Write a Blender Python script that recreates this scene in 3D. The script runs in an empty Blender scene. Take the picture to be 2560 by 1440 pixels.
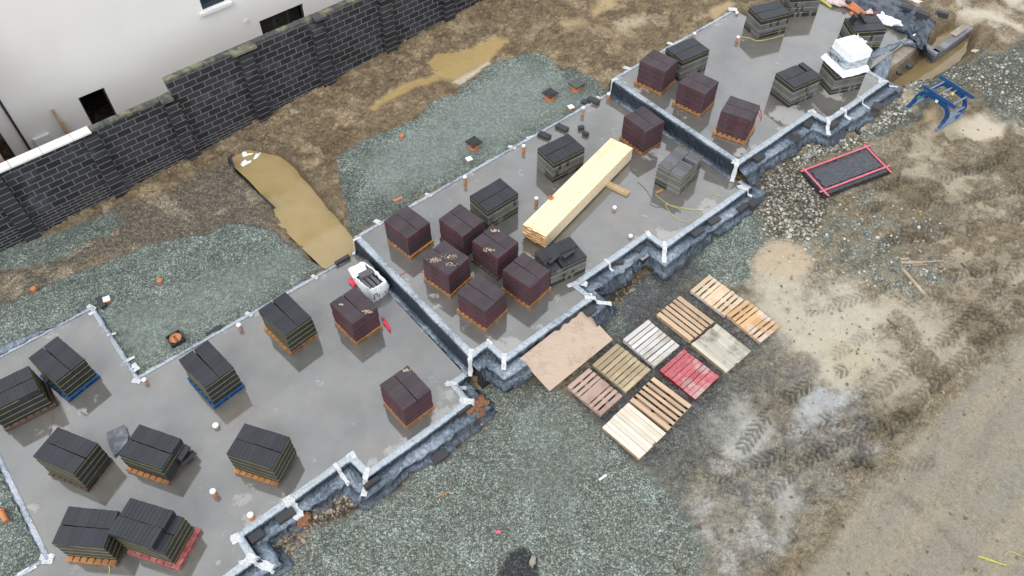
import bpy, bmesh, math, random
import numpy as np
from mathutils import Vector, Matrix

R = math.radians
rnd = random.Random(7)
# ------------------------------------------------------------------ camera, world, sun, exposure
FPX, TILT, CAMH = 1977.2, R(38.357), 18.60
scn = bpy.context.scene
cd = bpy.data.cameras.new('camera'); cam = bpy.data.objects.new('camera', cd)
scn.collection.objects.link(cam)
cam.location = (0, 0, CAMH); cam.rotation_euler = (TILT, 0, 0)
cd.sensor_width = 36.0; cd.lens = FPX / 2560 * 36.0
cd.clip_start = 0.5; cd.clip_end = 900
scn.camera = cam
SUN_EL, SUN_AZ = R(50), R(205)
w = bpy.data.worlds.new("World"); scn.world = w; w.use_nodes = True
nt = w.node_tree; nt.nodes.clear()
sky = nt.nodes.new('ShaderNodeTexSky'); sky.sky_type = 'NISHITA'; sky.sun_disc = False
sky.sun_elevation = SUN_EL; sky.sun_rotation = SUN_AZ
sky.air_density = 1.0; sky.dust_density = 6.0; sky.ozone_density = 1.0
hs = nt.nodes.new('ShaderNodeHueSaturation'); hs.inputs['Saturation'].default_value = 0.30
mxw = nt.nodes.new('ShaderNodeMix'); mxw.data_type = 'RGBA'; mxw.inputs[0].default_value = 0.72
mxw.inputs[7].default_value = (8.5, 8.9, 9.35, 1)          # even cloud layer over the sky
bg = nt.nodes.new('ShaderNodeBackground'); bg.inputs['Strength'].default_value = 0.115
wo = nt.nodes.new('ShaderNodeOutputWorld')
nt.links.new(sky.outputs[0], hs.inputs['Color']); nt.links.new(hs.outputs[0], mxw.inputs[6])
nt.links.new(mxw.outputs[2], bg.inputs[0]); nt.links.new(bg.outputs[0], wo.inputs[0])
sl = bpy.data.lights.new('sun', 'SUN'); sl.energy = 0.7; sl.angle = R(25); sl.color = (1, .97, .92)
so = bpy.data.objects.new('sun', sl); scn.collection.objects.link(so)
so.rotation_euler = (R(90) - SUN_EL, 0, R(180) - SUN_AZ)
scn.view_settings.view_transform = 'Standard'; scn.view_settings.look = 'None'
scn.view_settings.exposure = 0.8; scn.view_settings.gamma = 1.0
scn.view_settings.use_curve_mapping = False

# ------------------------------------------------------------------ coordinates
TH = R(40.2)
AX = np.array([math.cos(TH), math.sin(TH)]); BX = np.array([math.sin(TH), -math.cos(TH)])
YA = 40.2          # yaw of the row of slabs in degrees
ZS = [0.0, 0.6, 1.15]
def W(s, t, z=0.0):
    return (s*AX[0]+t*BX[0], s*AX[1]+t*BX[1], z)
def ST(x, y): return (x*AX[0]+y*AX[1], x*BX[0]+y*BX[1])
ca, sa = math.cos(TILT), math.sin(TILT)
def G(px, py, z):
    u = (px-1280)/FPX; v = (720-py)/FPX
    dx, dy, dz = u, sa+v*ca, -ca+v*sa
    k = (z-CAMH)/dz
    return (dx*k, dy*k)
def G3(px, py, z): x, y = G(px, py, z); return (x, y, z)
def PX(x, y, z):
    zz = z-CAMH
    d = y*sa-zz*ca; up = y*ca+zz*sa
    return 1280+FPX*x/d, 720-FPX*up/d
KS = np.array([-14, -8, 0, 5.5, 7.5, 12, 17, 18.8, 24, 30, 45.])
KT = np.array([-40, -23, -16, -12, -8.5, -2, 5, 15.])
KZ = np.array([
 [-.3, -.25, -.15, .05, .2, .5, .8, .85, 1.1, 1.4, 1.6],
 [-.3, -.25, -.15, .05, .2, .5, .8, .85, 1.1, 1.4, 1.6],
 [-.15, -.12, -.1, -.2, .2, .45, .5, .9, 1.0, 1.1, 1.4],
 [-.3, -.22, -.3, -.3, 0, .2, .2, .6, .7, .8, 1.],
 [-.35, -.35, -.4, -.42, -.4, -.3, .1, .45, .7, .75, .9],
 [-.3, -.3, -.3, -.3, -.3, -.2, .1, .2, .4, .5, .7],
 [-.3, -.3, -.3, -.3, -.25, -.2, 0, .1, .3, .4, .6],
 [-.3, -.3, -.3, -.3, -.25, -.2, 0, .1, .3, .4, .6]])
def HG(x, y):
    x = np.asarray(x, float); y = np.asarray(y, float)
    s = np.clip(x*AX[0]+y*AX[1], KS[0], KS[-1]-1e-6); t = np.clip(x*BX[0]+y*BX[1], KT[0], KT[-1]-1e-6)
    i = np.clip(np.searchsorted(KS, s, 'right')-1, 0, len(KS)-2); j = np.clip(np.searchsorted(KT, t, 'right')-1, 0, len(KT)-2)
    fs = (s-KS[i])/(KS[i+1]-KS[i]); ft = (t-KT[j])/(KT[j+1]-KT[j])
    return (KZ[j, i]*(1-fs)+KZ[j, i+1]*fs)*(1-ft)+(KZ[j+1, i]*(1-fs)+KZ[j+1, i+1]*fs)*ft
def GG(px, py, dz=0.0):
    z = 0.0
    for _ in range(8):
        x, y = G(px, py, z+dz); z = float(HG(x, y))
    return (x, y, z+dz)

# ------------------------------------------------------------------ noise (numpy)
def vnoise(x, y, seed):
    r = np.random.RandomState(seed); n = 256; tab = r.rand(n, n)
    xi = np.floor(x).astype(int); yi = np.floor(y).astype(int); fx = x-xi; fy = y-yi
    fx = fx*fx*(3-2*fx); fy = fy*fy*(3-2*fy)
    a = tab[xi % n, yi % n]; b = tab[(xi+1) % n, yi % n]; c = tab[xi % n, (yi+1) % n]; d = tab[(xi+1) % n, (yi+1) % n]
    return (a*(1-fx)+b*fx)*(1-fy)+(c*(1-fx)+d*fx)*fy
def fbm(x, y, sc, octv=4, seed=1):
    v = 0; a = 1; t = 0; c, s = math.cos(.6), math.sin(.6)
    for k in range(octv):
        v = v+a*vnoise((x*c-y*s)*sc+17.3*k, (x*s+y*c)*sc-9.1*k, seed+k); t += a; a *= .5; sc *= 2.03
        c, s = c*math.cos(.7)-s*math.sin(.7), s*math.cos(.7)+c*math.sin(.7)
    return v/t
def sstep(a, b, v):
    k = np.clip((v-a)/(b-a), 0, 1); return k*k*(3-2*k)

# ------------------------------------------------------------------ materials
def newmat(name):
    m = bpy.data.materials.new(name); m.use_nodes = True; n = m.node_tree
    b = n.nodes['Principled BSDF']; return m, n, b
def N(n, typ, **kw):
    o = n.nodes.new(typ)
    for k, v in kw.items():
        if hasattr(o, k): setattr(o, k, v)
    return o
def coords(n, scale=(1, 1, 1), obj=True):
    tc = N(n, 'ShaderNodeTexCoord'); mp = N(n, 'ShaderNodeMapping'); mp.inputs['Scale'].default_value = scale
    n.links.new(tc.outputs['Object' if obj else 'Generated'], mp.inputs[0]); return mp.outputs[0]
def noise(n, vec, scale, detail=4, rough=.6):
    o = N(n, 'ShaderNodeTexNoise'); o.inputs['Scale'].default_value = scale; o.inputs['Detail'].default_value = detail
    o.inputs['Roughness'].default_value = rough; n.links.new(vec, o.inputs['Vector']); return o.outputs['Fac']
def ramp(n, fac, stops):
    o = N(n, 'ShaderNodeValToRGB'); e = o.color_ramp.elements
    while len(e) < len(stops): e.new(.5)
    for k, (p, c) in enumerate(stops):
        e[k].position = p; e[k].color = (*c, 1) if len(c) == 3 else c
    n.links.new(fac, o.inputs[0]); return o.outputs[0]
def mixc(n, fac, a, b, typ='MIX'):
    o = N(n, 'ShaderNodeMix'); o.data_type = 'RGBA'; o.blend_type = typ
    if isinstance(fac, (int, float)): o.inputs[0].default_value = fac
    else: n.links.new(fac, o.inputs[0])
    for k, v in ((6, a), (7, b)):
        if isinstance(v, tuple): o.inputs[k].default_value = (*v, 1) if len(v) == 3 else v
        else: n.links.new(v, o.inputs[k])
    return o.outputs[2]
def mth(n, op, a, b=0.0, clamp=False):
    o = N(n, 'ShaderNodeMath'); o.operation = op; o.use_clamp = clamp
    for k, v in ((0, a), (1, b)):
        if isinstance(v, (int, float)): o.inputs[k].default_value = v
        else: n.links.new(v, o.inputs[k])
    return o.outputs[0]
def bump(n, b, h, strength=.3, dist=.01, sock='Normal'):
    o = N(n, 'ShaderNodeBump'); o.inputs['Strength'].default_value = strength; o.inputs['Distance'].default_value = dist
    n.links.new(h, o.inputs['Height']); n.links.new(o.outputs[0], b.inputs[sock])
def mk(name, c1, c2=None, rough=.7, sc=6, detail=5, bs=.25, bd=.004, bsc=40, spec=.4, stretch=(1, 1, 1), metal=0, coat=0, pos=(.35, .68)):
    m, n, b = newmat(name); v = coords(n, stretch)
    c2 = c2 or tuple(x*.7 for x in c1)
    f = noise(n, v, sc, detail)
    c = ramp(n, f, [(pos[0], c1), (pos[1], c2)])
    n.links.new(c, b.inputs['Base Color'])
    b.inputs['Roughness'].default_value = rough; b.inputs['Specular IOR Level'].default_value = spec; b.inputs['Metallic'].default_value = metal
    if coat: b.inputs['Coat Weight'].default_value = coat; b.inputs['Coat Roughness'].default_value = .12
    if bs: bump(n, b, noise(n, v, bsc, 4), bs, bd)
    return m
M = {}
def block_mat(name, base, lo, hi, rough=.75):
    m, n, b = newmat(name); v = coords(n)
    fine = noise(n, v, 90, 3); big = noise(n, v, 5, 4)
    at = N(n, 'ShaderNodeAttribute'); at.attribute_name = 'tone'
    c = mixc(n, big, tuple(x*lo for x in base), tuple(x*hi for x in base))
    k = ramp(n, fine, [(.35, (.55, .55, .55)), (.7, (1.35, 1.35, 1.35))])
    c = mixc(n, 1.0, c, k, 'MULTIPLY')
    c = mixc(n, 1.0, c, at.outputs['Color'], 'MULTIPLY')
    n.links.new(c, b.inputs['Base Color']); b.inputs['Roughness'].default_value = rough
    b.inputs['Specular IOR Level'].default_value = .45
    bump(n, b, fine, .5, .006); return m
M['black'] = block_mat('wet_black_block', (.020, .0215, .028), .8, 1.3, .5)
M['grey'] = block_mat('dry_grey_block', (.115, .115, .124), .7, 1.25, .85)
M['plum'] = block_mat('plum_brown_block', (.047, .033, .039), .75, 1.3, .62)
M['single'] = block_mat('loose_block', (.034, .034, .038), .8, 1.5, .7)
M['strap_y'] = mk('yellow_strap', (.44, .43, .11), (.30, .29, .08), .45, bs=0)
M['strap_r'] = mk('red_strap', (.38, .015, .05), (.20, .01, .03), .45, bs=0)
def wood(name, c1, c2, c3, sc=3, stretch=(1, 14, 1), rough=.75, wet=0):
    m, n, b = newmat(name); v = coords(n, stretch); v2 = coords(n)
    g = noise(n, v, sc, 6, .65); s = noise(n, v2, 2.2, 4, .6)
    at = N(n, 'ShaderNodeAttribute'); at.attribute_name = 'tone'
    c = ramp(n, g, [(.3, c1), (.7, c2)])
    f = ramp(n, s, [(.52, (0, 0, 0)), (.72, (1, 1, 1))])
    c = mixc(n, f, c, c3)
    c = mixc(n, 1.0, c, at.outputs['Color'], 'MULTIPLY')
    n.links.new(c, b.inputs['Base Color']); b.inputs['Roughness'].default_value = rough
    if wet: b.inputs['Coat Weight'].default_value = wet; b.inputs['Coat Roughness'].default_value = .2
    bump(n, b, g, .35, .003); return m
M['pallet_y'] = wood('wet_orange_pallet_wood', (.40, .19, .06), (.30, .13, .04), (.16, .07, .03), wet=.5)
M['pallet_b'] = wood('dark_wet_pallet_wood', (.13, .085, .06), (.08, .05, .035), (.05, .03, .02))
M['pallet_blue'] = mk('blue_painted_pallet', (.012, .045, .12), (.02, .08, .19), .55)
M['pallet_redp'] = mk('red_painted_pallet', (.24, .035, .04), (.38, .16, .14), .6, sc=8)
M['concrete_wet'] = None
def concrete():
    m, n, b = newmat('wet_concrete'); v = coords(n)
    big = noise(n, v, .55, 5, .55); mid = noise(n, v, 2.6, 5, .6); fine = noise(n, v, 60, 3)
    c = ramp(n, big, [(.32, (.074, .071, .065)), (.5, (.094, .091, .083)), (.66, (.120, .108, .092))])
    c = mixc(n, .5, c, ramp(n, mid, [(.3, (.72, .72, .72)), (.7, (1.22, 1.2, 1.15))]), 'MULTIPLY')
    c = mixc(n, .35, c, ramp(n, fine, [(.3, (.8, .8, .8)), (.7, (1.15, 1.15, 1.15))]), 'MULTIPLY')
    dry = N(n, 'ShaderNodeAttribute'); dry.attribute_name = 'dry'
    dn = noise(n, v, 1.7, 6, .62)
    dd = mth(n, 'ADD', dry.outputs['Fac'], mth(n, 'MULTIPLY', mth(n, 'SUBTRACT', dn, .5), 1.3))
    dm = ramp(n, dd, [(.50, (0, 0, 0)), (.58, (1, 1, 1))])
    c = mixc(n, mth(n, 'MULTIPLY', dm, .75), c, (.34, .33, .32))
    n.links.new(c, b.inputs['Base Color']); b.inputs['Roughness'].default_value = .6
    cw = mth(n, 'SUBTRACT', 1.0, mth(n, 'MULTIPLY', dm, .85))
    wv = ramp(n, noise(n, v, .8, 4, .5), [(.35, (.75, .75, .75)), (.6, (1, 1, 1))])
    n.links.new(mth(n, 'MULTIPLY', cw, wv), b.inputs['Coat Weight'])
    cr = ramp(n, noise(n, v, 1.1, 4), [(.4, (.03, .03, .03)), (.7, (.11, .11, .11))])
    n.links.new(cr, b.inputs['Coat Roughness']); b.inputs['Coat IOR'].default_value = 2.3
    bump(n, b, noise(n, v, 30, 4), .12, .004)
    return m
M['concrete'] = concrete()
def membrane():
    m, n, b = newmat('damp_proof_sheet'); v = coords(n)
    at = N(n, 'ShaderNodeAttribute'); at.attribute_name = 'dust'  # whitish film plus sky reflection painted into colour: level strips pale, upright faces dark
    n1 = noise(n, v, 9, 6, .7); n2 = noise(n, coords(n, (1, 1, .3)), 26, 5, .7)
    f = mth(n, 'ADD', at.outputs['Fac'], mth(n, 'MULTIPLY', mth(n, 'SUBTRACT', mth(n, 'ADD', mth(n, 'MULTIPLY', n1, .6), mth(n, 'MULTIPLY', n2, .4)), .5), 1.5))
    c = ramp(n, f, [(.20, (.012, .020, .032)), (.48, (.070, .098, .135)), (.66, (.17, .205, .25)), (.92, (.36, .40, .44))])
    n.links.new(c, b.inputs['Base Color']); b.inputs['Roughness'].default_value = .38
    b.inputs['Specular IOR Level'].default_value = .6
    rg = noise(n, coords(n, (1.3, .8, 1)), 3.2, 5, .55); rr = mth(n, 'ABSOLUTE', mth(n, 'SUBTRACT', rg, .5))
    bump(n, b, mth(n, 'ADD', mth(n, 'MULTIPLY', rr, 5.0), mth(n, 'MULTIPLY', n1, .5)), .8, .05); return m
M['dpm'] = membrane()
M['tape'] = mk('white_tape', (.60, .61, .62), (.38, .39, .40), .5, sc=22, bs=.8, bsc=26, bd=.02)
M['pipe'] = mk('orange_plastic', (.50, .19, .085), (.36, .13, .055), .42, sc=8, bs=0)
M['pipe_dirty'] = mk('dusty_orange_plastic', (.42, .20, .14), (.36, .24, .20), .7, sc=10, bs=0)
M['cap'] = mk('white_cap', (.72, .74, .76), (.58, .60, .62), .5, sc=12, bs=0)
M['lid'] = mk('black_plastic_lid', (.014, .015, .017), (.035, .036, .038), .45, sc=10, bs=.4, bsc=60)
M['gravel_lid'] = mk('gravel_covered_lid', (.10, .12, .11), (.05, .06, .055), .9, sc=45, bs=.8, bsc=50, bd=.02)
M['lumber'] = wood('fresh_spruce', (.72, .60, .42), (.68, .55, .36), (.64, .48, .28), sc=2, stretch=(14, .6, 14), rough=.6)
M['lumber_end'] = wood('cut_spruce_ends', (.58, .30, .09), (.48, .23, .06), (.30, .14, .04), sc=9, stretch=(1, 1, 6))
M['bearer'] = wood('timber_bearer', (.50, .37, .22), (.40, .28, .16), (.3, .2, .12), stretch=(14, 1, 14))
M['ply'] = mk('plywood_sheet', (.53, .41, .285), (.42, .325, .23), .7, sc=2.4, bs=.12, pos=(.36, .64))
def plymat():
    m, n, b = newmat('mud_stained_plywood'); v = coords(n)
    g = noise(n, coords(n, (1, 9, 1)), 3, 5); st = noise(n, v, 2.1, 6, .65); fl = noise(n, v, 14, 4, .7)
    c = ramp(n, g, [(.3, (.43, .335, .255)), (.7, (.37, .285, .215))])
    f = ramp(n, mth(n, 'MULTIPLY', st, mth(n, 'ADD', fl, .45)), [(.50, (0, 0, 0)), (.66, (1, 1, 1))])
    c = mixc(n, mth(n, 'MULTIPLY', f, .42), c, (.14, .105, .08))
    n.links.new(c, b.inputs['Base Color']); b.inputs['Roughness'].default_value = .65; return m
M['ply'] = plymat()
M['ply_edge'] = mk('plywood_edge', (.30, .19, .11), (.2, .12, .07), .8)
M['bagw'] = mk('white_woven_bag', (.80, .82, .84), (.62, .65, .68), .6, sc=10, bs=.5, bsc=14, bd=.03)
M['wrapw'] = mk('white_shrink_wrap', (.86, .88, .90), (.74, .76, .79), .35, sc=5, bs=.5, bsc=9, bd=.03)
def wrapgrey():
    m, n, b = newmat('clear_grey_wrap'); v = coords(n, (1, 1, 3))
    f = noise(n, v, 4, 5, .6)
    c = ramp(n, f, [(.35, (.62, .66, .70)), (.5, (.38, .43, .48)), (.66, (.22, .26, .31))])
    n.links.new(c, b.inputs['Base Color']); b.inputs['Roughness'].default_value = .3; bump(n, b, f, .6, .03); return m
M['wrapg'] = wrapgrey()
M['ink'] = mk('dark_print', (.035, .07, .10), (.06, .10, .14), .5, bs=0)
M['poly'] = mk('black_polythene', (.012, .014, .018), (.03, .034, .04), .25, sc=7, bs=.9, bsc=7, bd=.05, spec=.6)
M['polyg'] = mk('grey_polythene', (.035, .038, .046), (.085, .09, .10), .35, sc=9, bs=1.0, bsc=6, bd=.06, stretch=(1, 2.5, 1))
M['tarp'] = mk('blue_black_tarpaulin', (.010, .018, .032), (.045, .062, .088), .32, sc=3.2, bs=.8, bsc=5, bd=.06, spec=.6)
M['pink'] = mk('pink_tape', (.50, .06, .10), (.52, .17, .20), .5, sc=16, bs=0)
M['redplastic'] = mk('crimson_plastic', (.52, .015, .05), (.60, .10, .14), .4, sc=20, bs=.5, bsc=30)
M['rust'] = mk('rusty_brown_plastic', (.22, .095, .04), (.09, .036, .018), .5, sc=12, bs=.8, bsc=20, bd=.02)
M['blue'] = mk('blue_steel', (.006, .042, .135), (.010, .062, .19), .4, sc=6, bs=.1, spec=.5)
M['bluelight'] = mk('worn_blue_steel', (.09, .17, .30), (.16, .20, .25), .5, sc=12, bs=.2)
M['steel'] = mk('bare_steel', (.30, .30, .31), (.20, .15, .12), .5, sc=14, metal=.4)
M['green'] = mk('green_cap', (.03, .25, .06), None, .5, bs=0)
M['yellowp'] = mk('yellow_plastic', (.62, .60, .10), None, .5, bs=0)
M['glass'] = mk('dark_glass', (.02, .035, .045), (.04, .06, .08), .08, sc=3, bs=.3, bsc=4, bd=.02, spec=.8)
M['frame'] = mk('grey_window_frame', (.035, .038, .045), None, .5, bs=0)
M['upvc'] = mk('white_trim', (.72, .72, .73), (.66, .66, .67), .5, bs=0)
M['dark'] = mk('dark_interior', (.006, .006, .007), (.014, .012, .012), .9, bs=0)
M['inner'] = mk('pale_interior_wall', (.14, .13, .095), (.10, .09, .07), .9, bs=0)
M['yellowcord'] = mk('yellow_cord', (.55, .50, .12), (.40, .37, .12), .6, bs=0)
M['greycord'] = mk('grey_cord', (.14, .16, .14), None, .7, bs=0)
M['redcord'] = mk('red_cord', (.45, .05, .06), None, .6, bs=0)
M['pinkfilm'] = mk('pinkish_film', (.50, .36, .36), (.62, .52, .52), .4, sc=9, bs=1.0, bsc=12, bd=.04)
M['whitebag'] = mk('white_plastic_bag', (.83, .84, .86), (.70, .72, .75), .4, sc=9, bs=.7, bsc=10, bd=.04)
M['slate'] = mk('dusty_slate', (.115, .125, .15), (.30, .29, .27), .5, sc=5, bs=.3, pos=(.5, .75))
M['oldconc'] = mk('old_concrete_beam', (.30, .265, .215), (.19, .15, .12), .85, sc=3, stretch=(1, 1, 1), bs=.5)
def render_wall():
    m, n, b = newmat('white_roughcast_render'); v = coords(n)
    f = noise(n, v, 75, 3, .7); g = noise(n, v, .7, 4)
    c = ramp(n, f, [(.32, (.60, .58, .55)), (.52, (.82, .80, .765)), (.7, (.88, .86, .825))])
    c = mixc(n, .6, c, ramp(n, g, [(.3, (.9, .9, .9)), (.7, (1, 1, 1))]), 'MULTIPLY')
    st = noise(n, coords(n, (6, 6, .8)), 1.6, 5, .6)
    c = mixc(n, mth(n, 'MULTIPLY', ramp(n, st, [(.70, (0, 0, 0)), (.78, (1, 1, 1))]), .35), c, (.45, .33, .24))
    n.links.new(c, b.inputs['Base Color']); b.inputs['Roughness'].default_value = .9; bump(n, b, f, .7, .01); return m
M['render'] = render_wall()
def blockwall(name, w_, h_, dark=1.0):
    m, n, b = newmat(name); tc = N(n, 'ShaderNodeTexCoord'); sp = N(n, 'ShaderNodeSeparateXYZ'); cb = N(n, 'ShaderNodeCombineXYZ')
    n.links.new(tc.outputs['Object'], sp.inputs[0]); n.links.new(sp.outputs['X'], cb.inputs[0]); n.links.new(sp.outputs['Z'], cb.inputs[1])
    br = N(n, 'ShaderNodeTexBrick'); n.links.new(cb.outputs[0], br.inputs['Vector'])
    br.inputs['Scale'].default_value = 1.0; br.inputs['Brick Width'].default_value = w_; br.inputs['Row Height'].default_value = h_
    br.inputs['Mortar Size'].default_value = .013; br.inputs['Mortar Smooth'].default_value = .15; br.inputs['Bias'].default_value = -.15
    br.inputs['Color1'].default_value = (.011*dark, .012*dark, .016*dark, 1); br.inputs['Color2'].default_value = (.036*dark, .038*dark, .047*dark, 1)
    br.inputs['Mortar'].default_value = (.17, .165, .165, 1)
    if w_ < .5 and h_ > .2: br.offset = .5
    pt = noise(n, tc.outputs['Object'], 1.1, 5, .6)
    k = ramp(n, pt, [(.56, (0, 0, 0)), (.72, (1, 1, 1))])
    fi = noise(n, tc.outputs['Object'], 60, 3)
    c = mixc(n, mth(n, 'MULTIPLY', k, .22), br.outputs['Color'], (.22, .23, .27))
    c = mixc(n, .6, c, ramp(n, fi, [(.3, (.6, .6, .6)), (.7, (1.3, 1.3, 1.3))]), 'MULTIPLY')
    n.links.new(c, b.inputs['Base Color']); b.inputs['Roughness'].default_value = .6
    h = mth(n, 'ADD', mth(n, 'MULTIPLY', br.outputs['Fac'], -1.0), mth(n, 'MULTIPLY', fi, .4))
    bump(n, b, h, .5, .008); return m
M['bw'] = blockwall('block_wall_courses', .45, .225)
M['bwlow'] = blockwall('thin_block_courses', .45, .112, .8)
M['pier'] = blockwall('pier_courses', 3.0, .225, .9)
M['cope_dark'] = mk('mossy_dark_coping', (.055, .060, .062), (.26, .24, .14), .8, sc=2.4, bs=.4, pos=(.46, .74))
M['cope_white'] = mk('pale_concrete_coping', (.74, .74, .72), (.64, .64, .60), .7, sc=3, bs=.15)
M['footblock'] = blockwall('footing_block_courses', .45, .112, .9)
M['brickpink'] = mk('pale_brick', (.42, .29, .23), (.34, .22, .17), .85, sc=20)
M['slabgrey'] = mk('grey_paving', (.25, .25, .26), (.18, .18, .19), .8, sc=4)

# ------------------------------------------------------------------ mesh building
class MB:
    def __init__(s): s.v = []; s.f = []; s.m = []; s.tone = []; s.dust = []  # dust: whitish film plus painted sky sheen of the sheeting
    def add(s, vs, fs, mi=0, tone=1.0, M4=None, dust=None):
        o = len(s.v)
        if M4 is not None: vs = [tuple(M4 @ Vector(p)) for p in vs]
        s.v += [tuple(p) for p in vs]; s.f += [tuple(o+i for i in f) for f in fs]; s.m += [mi]*len(fs)
        s.tone += [tone]*len(vs) if isinstance(tone, (int, float)) else list(tone)
        s.dust += ([.5]*len(vs) if dust is None else list(dust))
    def box(s, c, d, rz=0.0, mi=0, tone=1.0, M4=None, rx=0, ry=0, ch=0.0):
        x, y, z = d[0]/2, d[1]/2, d[2]/2
        T = Matrix.Translation(c) @ Matrix.Rotation(rz, 4, 'Z') @ Matrix.Rotation(ry, 4, 'Y') @ Matrix.Rotation(rx, 4, 'X')
        if M4 is not None: T = M4 @ T
        if ch <= 0:
            vs = [(-x, -y, -z), (x, -y, -z), (x, y, -z), (-x, y, -z), (-x, -y, z), (x, -y, z), (x, y, z), (-x, y, z)]
            fs = [(0, 3, 2, 1), (4, 5, 6, 7), (0, 1, 5, 4), (1, 2, 6, 5), (2, 3, 7, 6), (3, 0, 4, 7)]
        else:
            vs = []
            for zz, e in ((-z, ch), (-z+ch, 0), (z-ch, 0), (z, ch)):
                vs += [(-x+e, -y+e, zz), (x-e, -y+e, zz), (x-e, y-e, zz), (-x+e, y-e, zz)]
            fs = [(0, 3, 2, 1), (12, 13, 14, 15)]
            for k in range(3):
                for q in range(4): a = 4*k+q; b = 4*k+(q+1) % 4; fs.append((a, b, b+4, a+4))
        s.add(vs, fs, mi, tone, T)
    def tube(s, pts, r, n=8, mi=0, tone=1.0, cap=True):
        pts = [Vector(p) for p in pts]; rs = r if isinstance(r, (list, tuple)) else [r]*len(pts); vs = []; fs = []
        prev = None
        for i, p in enumerate(pts):
            d = (pts[min(i+1, len(pts)-1)]-pts[max(i-1, 0)]).normalized()
            up = Vector((0, 0, 1)) if abs(d.z) < .95 else Vector((1, 0, 0))
            a = d.cross(up).normalized(); bb = a.cross(d).normalized()
            for k in range(n):
                t = 2*math.pi*k/n; vs.append(p+a*math.cos(t)*rs[i]+bb*math.sin(t)*rs[i])
        for i in range(len(pts)-1):
            for k in range(n): a = i*n+k; b = i*n+(k+1) % n; fs.append((a, b, b+n, a+n))
        if cap: fs += [tuple(range(n))[::-1], tuple(range((len(pts)-1)*n, len(pts)*n))]
        s.add(vs, fs, mi, tone)
    def prism(s, poly, z0, z1, mi=0, tone=1.0, M4=None):
        n = len(poly)
        z0l = z0 if isinstance(z0, (list, tuple)) else [z0]*n; z1l = z1 if isinstance(z1, (list, tuple)) else [z1]*n
        vs = [(p[0], p[1], z) for p, z in zip(poly, z0l)]+[(p[0], p[1], z) for p, z in zip(poly, z1l)]
        fs = [tuple(range(n))[::-1], tuple(range(n, 2*n))]+[(i, (i+1) % n, (i+1) % n+n, i+n) for i in range(n)]
        s.add(vs, fs, mi, tone, M4)
    def grid(s, rows, mi=0, tone=1.0, dust=None, closed=False):  # dust: film plus painted sky sheen per vertex
        nr, nc = len(rows), len(rows[0]); vs = [p for r_ in rows for p in r_]
        fs = []
        for i in range(nr-1):
            for j in range(nc if closed else nc-1):
                a = i*nc+j; b = i*nc+(j+1) % nc; fs.append((a, b, b+nc, a+nc))
        s.add(vs, fs, mi, tone, None, dust)
    def build(s, name, mats, parent=None, smooth=False, fixn=True):
        me = bpy.data.meshes.new(name); me.from_pydata(s.v, [], s.f)
        mats = mats if isinstance(mats, (list, tuple)) else [mats]
        for m in mats: me.materials.append(M[m] if isinstance(m, str) else m)
        me.polygons.foreach_set('material_index', s.m)
        a = me.color_attributes.new('tone', 'FLOAT_COLOR', 'POINT')
        a.data.foreach_set('color', np.array([(t, t, t, 1) for t in s.tone], dtype=np.float32).ravel())
        d = me.attributes.new('dust', 'FLOAT', 'POINT'); d.data.foreach_set('value', np.array(s.dust, dtype=np.float32))  # whitish film plus painted sky sheen, read by membrane()
        if fixn:
            bm = bmesh.new(); bm.from_mesh(me); bmesh.ops.recalc_face_normals(bm, faces=bm.faces); bm.to_mesh(me); bm.free()
        if smooth: me.polygons.foreach_set('use_smooth', [True]*len(me.polygons))
        me.update()
        o = bpy.data.objects.new(name, me); scn.collection.objects.link(o)
        if parent: o.parent = parent
        return o
def recenter(o):
    """put a one-mesh thing's origin at its base centre"""
    me = o.data; n = len(me.vertices); a = np.empty(n*3, dtype=np.float32); me.vertices.foreach_get('co', a); a = a.reshape(-1, 3)
    c = (a.min(0)+a.max(0))/2; c[2] = a[:, 2].min(); a -= c; me.vertices.foreach_set('co', a.ravel()); me.update()
    o.location = Vector(c.tolist()); return o
def tag(o, label=None, cat=None, group=None, kind=None):
    if label: o['label'] = label
    if cat: o['category'] = cat
    if group: o['group'] = group
    if kind: o['kind'] = kind
    return o
def thing(name, label, cat, loc=(0, 0, 0), rz=0.0, group=None):
    o = bpy.data.objects.new(name, None); scn.collection.objects.link(o); o.empty_display_size = .2
    o.location = loc; o.rotation_euler = (0, 0, rz); return tag(o, label, cat, group)

# ================================================================== GROUND
def pip(px, py, poly):
    ins = np.zeros(px.shape, bool); d2 = np.full(px.shape, 1e12); n = len(poly)
    for i in range(n):
        x0, y0 = poly[i]; x1, y1 = poly[(i+1) % n]
        if y0 != y1:
            c = ((y0 > py) != (y1 > py)) & (px < (x1-x0)*(py-y0)/(y1-y0)+x0); ins ^= c
        dx, dy = x1-x0, y1-y0; k = np.clip(((px-x0)*dx+(py-y0)*dy)/(dx*dx+dy*dy+1e-9), 0, 1)
        d2 = np.minimum(d2, (px-x0-k*dx)**2+(py-y0-k*dy)**2)
    d = np.sqrt(d2); return np.where(ins, d, -d)
STEP = .04
gx = np.arange(-22, 26, STEP); gy = np.arange(1.2, 46, STEP)
X, Y = np.meshgrid(gx, gy); Z0 = HG(X, Y)
QX, QY = PX(X, Y, Z0)
inside = (QX > -260) & (QX < 2820) & (QY > -230) & (QY < 1680)
S_, T_ = X*AX[0]+Y*AX[1], X*BX[0]+Y*BX[1]
wob1 = (fbm(X, Y, 1.3, 4, 11)-.5); wob2 = (fbm(X, Y, 1.3, 4, 31)-.5)
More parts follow.
